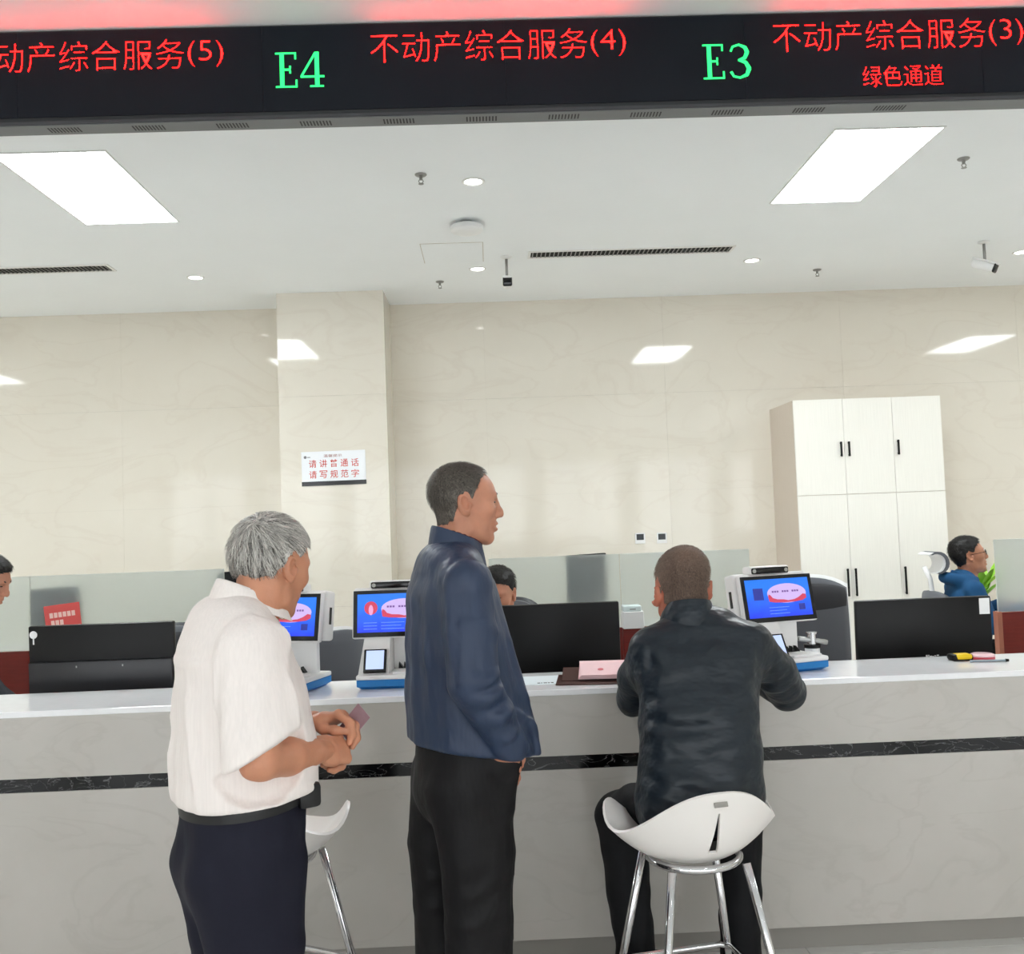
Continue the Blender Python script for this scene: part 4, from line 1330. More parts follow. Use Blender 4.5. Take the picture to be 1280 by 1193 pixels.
# ================================================================== PEOPLE
def cloth_mat(name, col, rough=0.75, bump=0.12, bscale=900, bstretch=(1, 1, 1), bdist=0.01, sheen=0.0, noise=0.06, nscale=6, stretch=(1, 1, 1), spec=0.3, stripes=None):
    return mat(name, col, rough, spec=spec, noise=noise, nscale=nscale, stretch=stretch, bump=bump, bscale=bscale, bstretch=bstretch, bdist=bdist, sheen=sheen)

def build_head(person, M, hair_name, seed, Hf, hl, thick, nst, slen, crown, lift, width, hairm, tone, curl=0.0, down=0.0, top_extra=0.0, hnoise=0.004, brows=True, eyes=True, brow_mat=None):
    """hair, brows and eyes as children; returns the head surface for the body mesh (person frame)"""
    head = Hf.mesh()
    G = make_hair(Hf, thick, hl, seed, hnoise, top_extra=top_extra)
    Vh, Fh_ = G.mesh()
    Vs, Fs, ts = strands(Vh, Fh_, nst, slen, crown, lift, width, seed + 2, tone, curl, hl=hl, down=down)
    rng = np.random.default_rng(seed + 9)
    t0 = tone(Vh, rng)
    o = np_mesh(hair_name, [xf((Vh, Fh_), M), xf((Vs, Fs), M)], hairm, person)
    add_tone(o, np.concatenate([t0, ts]))
    if brows:
        mb = MB()
        for s in (-1, 1):
            pts = [(s * 0.013, 0.0950, 0.030), (s * 0.026, 0.0935, 0.0350), (s * 0.040, 0.0855, 0.0345), (s * 0.053, 0.071, 0.028)]
            mb.tube(pts, 0.003, 6, radii=[0.0035, 0.0050, 0.0046, 0.0018])
        mb.v = [tuple(M[:3, :3] @ np.array(p) + M[:3, 3]) for p in mb.v]
        mb.build('eyebrows', brow_mat or EYED, person, True)
    if eyes:
        mb = MB()
        for s in (-1, 1):
            mb.tube([(s * 0.0195, 0.0870, 0.0085), (s * 0.026, 0.0885, 0.0095), (s * 0.033, 0.0880, 0.0092), (s * 0.0435, 0.0815, 0.0085)], 0.002, 8, radii=[0.0012, 0.0026, 0.0026, 0.0012])
        mb.v = [tuple(M[:3, :3] @ np.array(p) + M[:3, 3]) for p in mb.v]
        mb.build('eyes', EYED, person, True)
    return xf(head, M)

def band_mesh(name, pts, c, hgt, th, flare, m, parent, closed=False):
    """strip of cloth along a ring of points: hgt tall, th thick, flare widens its lower edge"""
    n = len(pts); vv = []; ff = []
    prof = [(-0.5, 0.0, 1), (-0.5, 1.0, 1), (0.0, 1.15, .5), (0.42, 1.0, 0.08), (0.5, 0.6, 0), (0.5, 0.2, 0), (0.42, 0.0, 0.08), (0.0, 0.0, .5)]
    for p in pts:
        d = np.array([p[0] - c[0], p[1] - c[1], 0.0]); d /= np.linalg.norm(d)
        for (a, b, f) in prof:
            vv.append(tuple(np.array(p) + d * (b * th + flare * f) + np.array([0, 0, a * hgt])))
    k = len(prof)
    for i in range(n if closed else n - 1):
        j = (i + 1) % n
        for q in range(k):
            q2 = (q + 1) % k
            ff.append((i * k + q, j * k + q, j * k + q2, i * k + q2))
    if not closed:
        ff.append(tuple(range(k))); ff.append(tuple((n - 1) * k + q for q in range(k - 1, -1, -1)))
    return MB().add(vv, ff).build(name, m, parent, 'auto')

def ring(cx, cy, z, rx, ry, n=22, tilt=0.0, a0=0.0, a1=2 * PI, dip=0.0):
    out = []
    for k in range(n + 1):
        a = a0 + (a1 - a0) * k / n
        x, y = cx + rx * math.sin(a), cy - ry * math.cos(a)
        out.append(np.array([x, y, z - tilt * (y - cy + ry) - dip * (0.5 - 0.5 * math.cos(a))]))
    return out

def person_root(x, y, heading, parts, skin, label, name='person'):
    o = np_mesh(name, parts, skin)
    o.matrix_world = body_frame(x, y, heading)
    tag(o, label, 'person', 'people at the service counter')
    return o

def shoes(person, spots, m):
    for (x, y, yaw) in spots:
        F = Field((-0.07, -0.13, 0.0), (0.07, 0.22, 0.13), 0.007)
        F.loft([((0, -0.07, 0.045), 0.038, 0.042), ((0, 0.0, 0.048), 0.040, 0.045), ((0, 0.10, 0.038), 0.046, 0.034), ((0, 0.165, 0.032), 0.034, 0.026)], u=(1, 0, 0), k=0)
        F.loft([((0, -0.05, 0.06), 0.036, 0.042), ((0, -0.04, 0.11), 0.036, 0.042)], k=0.02)
        F.plane((0, 0, 0.004), (0, 0, -1))
        np_mesh('shoe', [xf(F.mesh(), np.array(T(x, y, 0, rz=-yaw)))], m, person)

GREYHAIR = hair_mat('grey_hair', srgb(64, 60, 56), srgb(228, 224, 217))
DARKGREY = hair_mat('dark_grey_hair', srgb(52, 47, 43), srgb(140, 132, 122))
BUZZ = hair_mat('cropped_brown_hair', srgb(72, 58, 51), srgb(150, 126, 110), rough=0.7)
BLACKHAIR = hair_mat('black_hair', srgb(20, 18, 18), srgb(60, 56, 54))
SHIRT = mat('thin_white_shirt', srgb(238, 230, 226), 0.75, spec=0.25, bump=0.35, bscale=14, bstretch=(1, 1, 0.3), bdist=0.025, noise=0.03, nscale=60, stretch=(3, 3, 0.05), sss=0.0)
NAVYTR = cloth_mat('dark_navy_trousers', srgb(23, 24, 38), 0.75, bump=0.4, bscale=10, bstretch=(1, 1, 0.4), bdist=0.02)
BLACKTR = cloth_mat('black_trousers', srgb(17, 16, 18), 0.6, bump=0.5, bscale=10, bstretch=(1, 1, 0.5), bdist=0.03)
BLACKTR2 = cloth_mat('black_charcoal_trousers', srgb(12, 13, 16), 0.75)
NAVYJ = cloth_mat('slate_navy_jacket', srgb(41, 55, 80), 0.48, bump=0.5, bscale=11, bdist=0.035, bstretch=(1, 1, 0.4), spec=0.5, noise=0.05)
TEALJ = cloth_mat('dark_teal_jacket', srgb(15, 27, 37), 0.42, bump=0.6, bscale=10, bdist=0.04, bstretch=(0.6, 1, 1.2), spec=0.5, noise=0.06)
BLUEH = cloth_mat('blue_hoodie', srgb(30, 78, 120), 0.8)
DARKC = cloth_mat('black_uniform', srgb(30, 32, 38), 0.7)
BLACKSH = mat('black_leather', srgb(22, 20, 20), 0.35)
LEATHER = mat('belt_leather', srgb(24, 24, 26), 0.4)

# ------------------------------------------------------------------ 1: elderly man in a white short-sleeved shirt
def man_white():
    X, Y, HD = -0.632, 2.40, math.radians(60)
    Hf = head_field(neck=0.10, wide=1.02, neck_r=0.060)
    Mh = head_place((0.005, 0.085, 1.506), yaw=math.radians(-27), pitch=0.24, roll=0.03, scale=0.98)
    # skin: head + coarse body + forearms and hands
    B = Field((-0.42, -0.28, 0.0), (0.42, 0.40, 1.50), 0.016)
    B.loft([((0, -0.02, 0.93), 0.14, 0.11), ((0, 0.02, 1.05), 0.15, 0.12), ((0, -0.01, 1.25), 0.155, 0.10), ((0, -0.02, 1.36), 0.13, 0.075)], k=0)
    for s in (-1, 1):
        B.loft([((s * 0.075, -0.01, 0.88), 0.065, 0.08), ((s * 0.09, 0.0, 0.50), 0.055, 0.06), ((s * 0.09, -0.02, 0.08), 0.04, 0.045)], k=0.03)
    B.loft([((0, 0.03, 1.34), 0.055, 0.055), ((0.0, 0.06, 1.43), 0.05, 0.05)], k=0.03)
    arm = Field((0.0, -0.12, 0.94), (0.32, 0.36, 1.40), 0.006)
    el, wr = np.array((0.225, -0.015, 1.085)), np.array((0.092, 0.175, 1.055))
    arm.loft([((0.18, -0.015, 1.32), 0.052), ((0.215, -0.02, 1.15), 0.046), (el, 0.043)], k=0)
    arm.loft([(el, 0.042, 0.044), (el * 0.6 + wr * 0.4, 0.043, 0.046), (el * 0.2 + wr * 0.8, 0.031, 0.034), (wr, 0.027, 0.031)], u=(0, 0, 1), k=0.012)
    arm.ell(el + [0.01, -0.028, -0.008], (0.022, 0.022, 0.022), 0.02)
    dr = wr - el; dr /= np.linalg.norm(dr)
    hr = xf(hand_field((1.02, 1.05, 1.05, 1.0), (0.9, 0.55), 0.02), frame_to(wr - dr * 0.012, dr * 0.92 + np.array([-0.05, 0.30, -0.08]), (0.80, 0.05, 0.60)))
    arml = Field((-0.32, -0.12, 0.94), (0.0, 0.36, 1.40), 0.007)
    ell_, wl = np.array((-0.22, 0.0, 1.04)), np.array((-0.05, 0.205, 1.10))
    arml.loft([((-0.18, -0.015, 1.32), 0.052), ((-0.21, -0.01, 1.15), 0.046), (ell_, 0.042)], k=0)
    arml.loft([(ell_, 0.042), (ell_ * 0.6 + wl * 0.4, 0.042), (wl, 0.027, 0.030)], u=(0, 0, 1), k=0.012)
    dl = wl - ell_; dl /= np.linalg.norm(dl)
    hlft = xf(hand_field((0.62, 0.66, 0.7, 0.75), (0.9, 0.3), 0.02, mirror=True), frame_to(wl - dl * 0.01, dl * 0.75 + np.array([0.18, 0.22, 0.0]), (-0.5, -0.1, 0.85)))
    root = person_root(X, Y, HD, [xf(Hf.mesh(), Mh), B.mesh(), arm.mesh(), hr, arml.mesh(), hlft], SKIN,
                       'grey-haired standing man in a white short-sleeved shirt, holding a card')
    def tone(P, rng):
        n = np.sin(P[:, 0] * 260 + P[:, 1] * 90) * 0.12 + np.sin(P[:, 2] * 150 + P[:, 0] * 330) * 0.10
        low = np.clip((0.02 - P[:, 2]) / 0.07, 0, 1)
        front = np.clip((P[:, 1] - 0.0) / 0.08, 0, 1)
        return np.clip(0.58 + 1.6 * n + rng.normal(0, 0.20, len(P)) - 0.55 * low + 0.1 * front, 0, 1)
    build_head(root, Mh, 'hair', 3, Hf, dict(back=-0.034, side=0.034, front=0.080), 0.008, 5200, 0.040, (0.012, -0.082, 0.085), 0.006, 0.0011, GREYHAIR, tone, curl=0.35, down=0.02, hnoise=0.004, brows=False, eyes=False, top_extra=0.004)
    # shirt
    S = Field((-0.36, -0.27, 0.85), (0.36, 0.28, 1.50), 0.0065)
    S.loft([((0, 0.005, 0.90), 0.170, 0.150), ((0, 0.010, 0.97), 0.194, 0.166), ((0, 0.012, 1.06), 0.200, 0.164), ((0, 0.004, 1.18), 0.198, 0.152), ((0, -0.012, 1.29), 0.190, 0.128), ((0, -0.018, 1.355), 0.165, 0.100), ((0, -0.012, 1.375), 0.115, 0.070)], k=0, power=2.2)
    S.loft([((0, -0.005, 1.36), 0.10, 0.07), ((0, 0.02, 1.385), 0.075, 0.06)], k=0.04)
    for s in (-1, 1):
        e = el if s > 0 else ell_
        sh = np.array((s * 0.165, -0.015, 1.335))
        dn = (e - sh); dn /= np.linalg.norm(dn)
        hem = sh + dn * 0.235
        S.loft([((s * 0.10, -0.015, 1.36), 0.06, 0.075), (sh, 0.066, 0.080), (sh + dn * 0.12, 0.068, 0.086), (hem + dn * 0.03, 0.074, 0.094)], u=(1, 0, 0), k=0.018)
        # cut the sleeve end: only near the arm
        x, y, z = S._pts((slice(None),) * 3)
        pn = np.array((s * 0.25, 0.50, -1.0)); pn /= np.linalg.norm(pn)
        d = (x - hem[0]) * pn[0] + (y - hem[1]) * pn[1] + (z - hem[2]) * pn[2]
        near = np.sqrt((x - hem[0]) ** 2 + (y - hem[1]) ** 2 + (z - hem[2]) ** 2) - 0.13
        body = (np.abs(x / 0.178) ** 2.2 + np.abs((y - 0.012) / 0.15) ** 2.2) ** (1 / 2.2) - 1
        S.f = np.where((near < 0) & (body > 0) & (d > 0), np.maximum(S.f, d), S.f).astype(np.float32)
    # seams and folds on the back and sleeve
    for pts, amp, w in (([(0.06, -0.14, 1.27), (0.10, -0.150, 1.10), (0.12, -0.145, 0.96)], 0.010, 0.014), ([(-0.05, -0.145, 1.27), (-0.07, -0.165, 1.10), (-0.06, -0.160, 0.96)], 0.010, 0.014),
                   ([(0.02, -0.15, 1.2), (0.03, -0.168, 1.06), (0.04, -0.160, 0.95)], -0.008, 0.012), ([(-0.13, -0.12, 1.25), (-0.16, -0.125, 1.10), (-0.15, -0.10, 0.97)], 0.010, 0.014),
                   ([(0.13, -0.12, 1.20), (0.17, -0.11, 1.08), (0.16, -0.10, 0.97)], -0.008, 0.014),
                   ([(0.205, 0.02, 1.04), (0.16, 0.12, 0.98), (0.10, 0.165, 0.95)], 0.008, 0.012), ([(0.20, -0.06, 1.02), (0.20, 0.02, 0.98), (0.17, 0.09, 0.95)], 0.008, 0.012),
                   ([(0.215, -0.085, 1.27), (0.235, -0.10, 1.12)], 0.008, 0.012), ([(0.235, 0.05, 1.29), (0.25, 0.075, 1.14)], 0.010, 0.014), ([(0.24, -0.02, 1.30), (0.28, -0.03, 1.14)], 0.006, 0.012),
                   ([(0.24, -0.05, 1.27), (0.27, -0.06, 1.14)], -0.006, 0.010),
                   ([(-0.19, -0.075, 1.305), (-0.10, -0.13, 1.30), (0.0, -0.148, 1.292), (0.10, -0.132, 1.30), (0.17, -0.10, 1.31)], 0.011, 0.0075),
                   ([(0.17, -0.01, 1.41), (0.172, -0.07, 1.37), (0.178, -0.10, 1.31), (0.185, -0.115, 1.22), (0.19, -0.11, 1.14)], 0.014, 0.0085),
                   ([(0.17, -0.02, 1.40), (0.19, 0.06, 1.37), (0.20, 0.10, 1.28), (0.20, 0.12, 1.18)], 0.010, 0.0085)):
        S.fold(pts, amp * 1.4, w)
    S.noise(0.0040, 0.055, 21, (1, 1, 0.35)).noise(0.0016, 0.025, 22, (1, 1, 0.5))
    S.plane((0, 0.0, 0.966), (0, 0.07, -1.0))
    S.smooth(1)
    sh_o = np_mesh('shirt', [S.mesh()], SHIRT, root)
    rg = ring(0.0, 0.034, 1.466, 0.068, 0.074, 44, tilt=0.46, a0=-2.55, a1=2.55)
    rg2 = ring(0.0, 0.034, 1.466, 0.072, 0.078, 44, tilt=0.47, a0=-2.6, a1=2.6)
    co = band_mesh('collar', rg, (0, 0.034), 0.046, 0.003, 0.004, SHIRT, root)
    band_mesh('collar_flap', rg2, (0, 0.034), 0.046, 0.004, 0.020, SHIRT, co)
    # trousers, belt, shoes
    Tn = Field((-0.26, -0.24, 0.03), (0.26, 0.24, 1.04), 0.009)
    Tn.loft([((0, 0.008, 1.0), 0.152, 0.136), ((0, 0.006, 0.95), 0.166, 0.146), ((0, 0.004, 0.90), 0.170, 0.144), ((0, 0.0, 0.80), 0.172, 0.146), ((0, 0.0, 0.76), 0.168, 0.136)], k=0)
    for s in (-1, 1):
        Tn.loft([((s * 0.085, -0.012, 0.80), 0.092, 0.140), ((s * 0.090, 0.0, 0.62), 0.084, 0.112), ((s * 0.093, 0.0, 0.45), 0.075, 0.094), ((s * 0.095, -0.01, 0.06), 0.068, 0.085)], k=0.02)
        Tn.ell((s * 0.07, -0.082, 0.81), (0.085, 0.062, 0.10), 0.04)
        Tn.loft([((s * 0.10, 0.12, 0.9), 0.006), ((s * 0.10, 0.095, 0.6), 0.006), ((s * 0.10, 0.075, 0.1), 0.006)], k=0.012)
    Tn.noise(0.005, 0.07, 31, (1, 1, 0.5))
    Tn.plane((0, 0, 0.045), (0, 0, -1)); Tn.plane((0, 0, 1.0), (0, -0.12, 1))
    np_mesh('trousers', [Tn.mesh()], NAVYTR, root)
    bo = band_mesh('belt', ring(0, 0.006, 0.948, 0.170, 0.149, 60, tilt=-0.07)[:-1], (0, 0.006), 0.034, 0.004, 0.0, LEATHER, root, True)
    MB().box(-0.022, 0.022, 0.160, 0.173, 0.965, 1.005, 0.004).build('buckle', ALU, bo, 'auto')
    MB().box(0.085, 0.15, 0.095, 0.152, 0.935, 0.995, 0.012, 2).build('phone_pouch', LEATHER, bo, 'auto')
    shoes(root, ((-0.095, 0.02, -0.08), (0.095, 0.02, 0.08)), BLACKSH)
    # the card he holds
    Mw = body_frame(X, Y, HD)
    p = Mw @ Vector((0.035, 0.282, 1.098))
    cd = MB().box(-0.043, 0.043, -0.027, 0.027, -0.0012, 0.0012, 0.0008, 1).build('identity_card', mat('card_mauve', srgb(150, 120, 128), 0.35, noise=0.06, nscale=40), None)
    cd.matrix_world = Matrix.Translation(p) @ Matrix.Rotation(-0.15, 4, 'Z') @ Matrix.Rotation(-0.85, 4, 'Y') @ Matrix.Rotation(1.15, 4, 'X')
    tag(cd, 'small mauve card held up in the hand of the white-shirted man', 'card')
man_white()

# ------------------------------------------------------------------ 2: standing man in a slate navy jacket
def man_navy():
    X, Y, HD = -0.113, 2.85, math.radians(72)
    Hf = head_field(neck=0.10, wide=0.98, neck_r=0.058)
    Mh = head_place((0.0, 0.040, 1.655), yaw=math.radians(7), pitch=0.03, roll=0.0, scale=0.97)
    B = Field((-0.42, -0.28, 0.0), (0.42, 0.40, 1.62), 0.016)
    B.loft([((0, -0.02, 0.98), 0.13, 0.10), ((0, 0.0, 1.10), 0.14, 0.10), ((0, -0.01, 1.35), 0.155, 0.10), ((0, -0.02, 1.47), 0.13, 0.07)], k=0)
    for s in (-1, 1):
        B.loft([((s * 0.07, -0.01, 0.92), 0.065, 0.07), ((s * 0.088, 0.0, 0.52), 0.05, 0.055), ((s * 0.09, -0.02, 0.08), 0.04, 0.045)], k=0.03)
    B.loft([((0, 0.0, 1.46), 0.052, 0.052), ((0.0, 0.02, 1.55), 0.05, 0.05)], k=0.03)
    el, wr = np.array((0.226, -0.016, 1.17)), np.array((0.196, 0.085, 0.985))
    el2, wr2 = np.array((-0.226, -0.01, 1.17)), np.array((-0.196, 0.09, 0.985))
    hs = []
    for e, w, mir in ((el, wr, False), (el2, wr2, True)):
        d = w - e; d /= np.linalg.norm(d)
        s = 1 if not mir else -1
        B.loft([((s * 0.18, -0.01, 1.43), 0.048), (e, 0.042), (w, 0.03)], k=0.02)
        hs.append(xf(hand_field((0.25, 0.25, 0.28, 0.3), (0.6, 0.1), 0.03, mirror=mir), frame_to(w - d * 0.01, np.array([-0.32 * s, 0.08, -0.95]), (s * 0.95, 0.0, -0.3))))
    root = person_root(X, Y, HD, [xf(Hf.mesh(), Mh), B.mesh()] + hs, SKIN2,
                       'standing man in a slate navy zip jacket and black trousers, face in profile')
    def tone(P, rng):
        side = np.clip((0.06 - P[:, 2]) / 0.05, 0, 1) * np.clip((P[:, 1] + 0.02) / 0.05, 0, 1)
        return np.clip(0.30 + rng.normal(0, 0.16, len(P)) + 0.5 * side + 0.25 * np.clip((P[:, 1] - 0.03) / 0.06, 0, 1), 0, 1)
    build_head(root, Mh, 'hair', 13, Hf, dict(back=-0.062, side=0.026, front=0.098, burn=-0.004, temple=True), 0.0035, 6000, 0.016, (0.0, -0.07, 0.10), 0.003, 0.0008, DARKGREY, tone, curl=0.2, down=0.03, hnoise=0.0012, eyes=True, top_extra=0.005, brow_mat=DARKGREY)
    # jacket
    J = Field((-0.36, -0.30, 0.86), (0.36, 0.36, 1.62), 0.0065)
    J.loft([((0, 0.045, 0.90), 0.195, 0.182), ((0, 0.040, 0.97), 0.200, 0.182), ((0, 0.020, 1.10), 0.200, 0.162), ((0, 0.002, 1.25), 0.198, 0.140), ((0, -0.012, 1.38), 0.192, 0.120), ((0, -0.015, 1.46), 0.165, 0.098), ((0, -0.012, 1.49), 0.11, 0.065)], k=0, power=2.15)
    J.loft([((0, -0.01, 1.48), 0.10, 0.06), ((0, 0.005, 1.51), 0.075, 0.06)], k=0.04)
    # flaring front edge of the open zip on the right side
    J.loft([((0.03, 0.085, 1.42), 0.05, 0.018), ((0.04, 0.130, 1.25), 0.07, 0.018), ((0.05, 0.170, 1.08), 0.08, 0.018), ((0.055, 0.203, 0.91), 0.085, 0.018)], u=(1, 0, 0), k=0.03)
    for s, e, w in ((1, el, wr), (-1, el2, wr2)):
        sh = np.array((s * 0.168, -0.012, 1.435))
        d = w - e; d /= np.linalg.norm(d)
        J.loft([((s * 0.09, -0.012, 1.46), 0.06, 0.07), (sh, 0.066, 0.074), (sh * 0.5 + e * 0.5 + [s * 0.004, 0, 0], 0.064, 0.072), (e + [0, -0.006, 0], 0.062, 0.070)], u=(1, 0, 0), k=0.016)
        J.loft([(e + [0, -0.006, 0], 0.062, 0.070), (e * 0.5 + w * 0.5, 0.056, 0.062), (w - d * 0.012, 0.046, 0.050), (w + d * 0.012, 0.045, 0.048)], u=(1, 0, 0), k=0.006)
        # elbow and cuff folds
        for pts, amp, w_ in (([(s * 0.262, 0.055, 1.20), (s * 0.290, 0.0, 1.18), (s * 0.268, -0.065, 1.185)], 0.012, 0.013),
                       ([(s * 0.262, 0.060, 1.165), (s * 0.288, 0.015, 1.135), (s * 0.27, -0.055, 1.125)], 0.013, 0.013),
                       ([(s * 0.258, 0.060, 1.182), (s * 0.288, 0.015, 1.158), (s * 0.27, -0.05, 1.155)], -0.008, 0.010),
                       ([(s * 0.255, 0.095, 1.10), (s * 0.275, 0.045, 1.075), (s * 0.255, -0.02, 1.07)], 0.011, 0.012),
                       ([(s * 0.255, 0.085, 1.125), (s * 0.275, 0.03, 1.105), (s * 0.255, -0.03, 1.095)], -0.007, 0.010),
                       ([(s * 0.245, 0.12, 1.045), (s * 0.262, 0.080, 1.018), (s * 0.24, 0.03, 1.01)], 0.010, 0.011),
                       ([(s * 0.215, 0.06, 1.43), (s * 0.236, 0.07, 1.33), (s * 0.25, 0.065, 1.22)], 0.008, 0.012),
                       ([(s * 0.205, -0.07, 1.43), (s * 0.228, -0.084, 1.32), (s * 0.24, -0.08, 1.22)], 0.007, 0.010),
                       ([(s * 0.168, 0.03, 1.515), (s * 0.175, -0.04, 1.50), (s * 0.178, -0.09, 1.44), (s * 0.19, -0.11, 1.34), (s * 0.195, -0.11, 1.24)], -0.006, 0.009)):
            J.fold(pts, amp * 1.5, w_)
    # long folds of the back, pocket welt, hand bulge
    for pts, amp, w_ in (([(0.11, -0.125, 1.44), (0.13, -0.135, 1.20), (0.13, -0.135, 0.96)], 0.010, 0.016), ([(0.03, -0.135, 1.42), (0.05, -0.145, 1.20), (0.05, -0.142, 0.96)], 0.009, 0.016),
                   ([(-0.06, -0.130, 1.40), (-0.06, -0.142, 1.15), (-0.05, -0.14, 0.96)], 0.010, 0.016), ([(0.165, -0.10, 1.38), (0.18, -0.105, 1.15), (0.18, -0.10, 0.96)], 0.008, 0.014),
                   ([(0.08, -0.13, 1.38), (0.09, -0.142, 1.18), (0.09, -0.14, 0.98)], -0.006, 0.014), ([(0.15, -0.115, 1.25), (0.16, -0.12, 1.1), (0.155, -0.12, 0.98)], -0.006, 0.014),
                   ([(0.20, 0.09, 1.08), (0.165, 0.165, 1.05), (0.12, 0.21, 0.99)], 0.012, 0.013), ([(0.20, 0.10, 1.19), (0.17, 0.155, 1.15), (0.12, 0.19, 1.09)], 0.010, 0.013),
                   ([(0.20, 0.10, 1.13), (0.165, 0.16, 1.09), (0.12, 0.20, 1.03)], -0.009, 0.012),
                   ([(0.205, 0.07, 1.01), (0.19, 0.13, 0.98), (0.15, 0.18, 0.94)], 0.012, 0.014)):
        J.fold(pts, amp * 1.4, w_)
    J.noise(0.0055, 0.07, 41, (1, 1, 0.4)).noise(0.0016, 0.03, 42)
    J.plane((0, 0, 0.956), (0.0, -0.15, -1.0))
    J.smooth(1)
    jo = np_mesh('jacket', [J.mesh()], NAVYJ, root)
    band_mesh('collar', ring(0.0, 0.012, 1.560, 0.064, 0.070, 48, tilt=0.42, a0=-2.7, a1=2.7), (0, 0.012), 0.078, 0.005, 0.014, NAVYJ, root)
    U = Field((-0.1, -0.1, 1.46), (0.1, 0.12, 1.62), 0.006)
    U.loft([(p, 0.02, 0.006) for p in ring(0.0, 0.014, 1.575, 0.060, 0.066, 24, tilt=0.34)], u=(0, 0, 1), k=0)
    np_mesh('undershirt', [U.mesh()], cloth_mat('dark_red_knit', srgb(84, 32, 40)), root)
    MB().tube(J.snap([(0.03, 0.14, z) for z in (1.45, 1.38, 1.30, 1.22, 1.14, 1.06, 0.99, 0.94)], (0, -1, 0), 0.2), 0.0035, 6).build('zip', mat('zip_dark', srgb(40, 34, 38), 0.4), jo, True)
    # trousers
    Tn = Field((-0.26, -0.24, 0.03), (0.26, 0.24, 1.03), 0.009)
    Tn.loft([((0, 0.0, 1.0), 0.155, 0.125), ((0, 0.0, 0.92), 0.162, 0.130), ((0, -0.01, 0.84), 0.165, 0.132)], k=0)
    for s in (-1, 1):
        yo = 0.012 if s > 0 else -0.035
        Tn.loft([((s * 0.082, -0.008, 0.86), 0.086, 0.122), ((s * 0.088, yo, 0.66), 0.078, 0.108), ((s * 0.09, yo, 0.48), 0.072, 0.096), ((s * 0.092, yo - 0.01, 0.06), 0.068, 0.088)], k=0.02)
        for z in (0.58, 0.50, 0.36):
            Tn.fold([(s * 0.09 + 0.07, yo + 0.06, z + 0.06), (s * 0.09 + 0.09, yo - 0.02, z), (s * 0.09 + 0.06, yo - 0.09, z - 0.01)], 0.009, 0.018)
        Tn.fold([(s * 0.10, yo + 0.115, 0.80), (s * 0.10, yo + 0.10, 0.5), (s * 0.10, yo + 0.08, 0.1)], 0.008, 0.010)
        Tn.loft([((s * 0.165, 0.075, 1.0), 0.032, 0.038), ((s * 0.150, 0.078, 0.92), 0.044, 0.056), ((s * 0.125, 0.07, 0.80), 0.035, 0.045)], k=0.05)
    Tn.noise(0.006, 0.07, 51, (1, 1, 0.55))
    Tn.plane((0, 0, 0.045), (0, 0, -1)); Tn.plane((0, 0, 1.0), (0, 0, 1))
    np_mesh('trousers', [Tn.mesh()], BLACKTR, root)
    shoes(root, ((-0.095, -0.02, -0.08), (0.095, 0.02, 0.08)), BLACKSH)
man_navy()

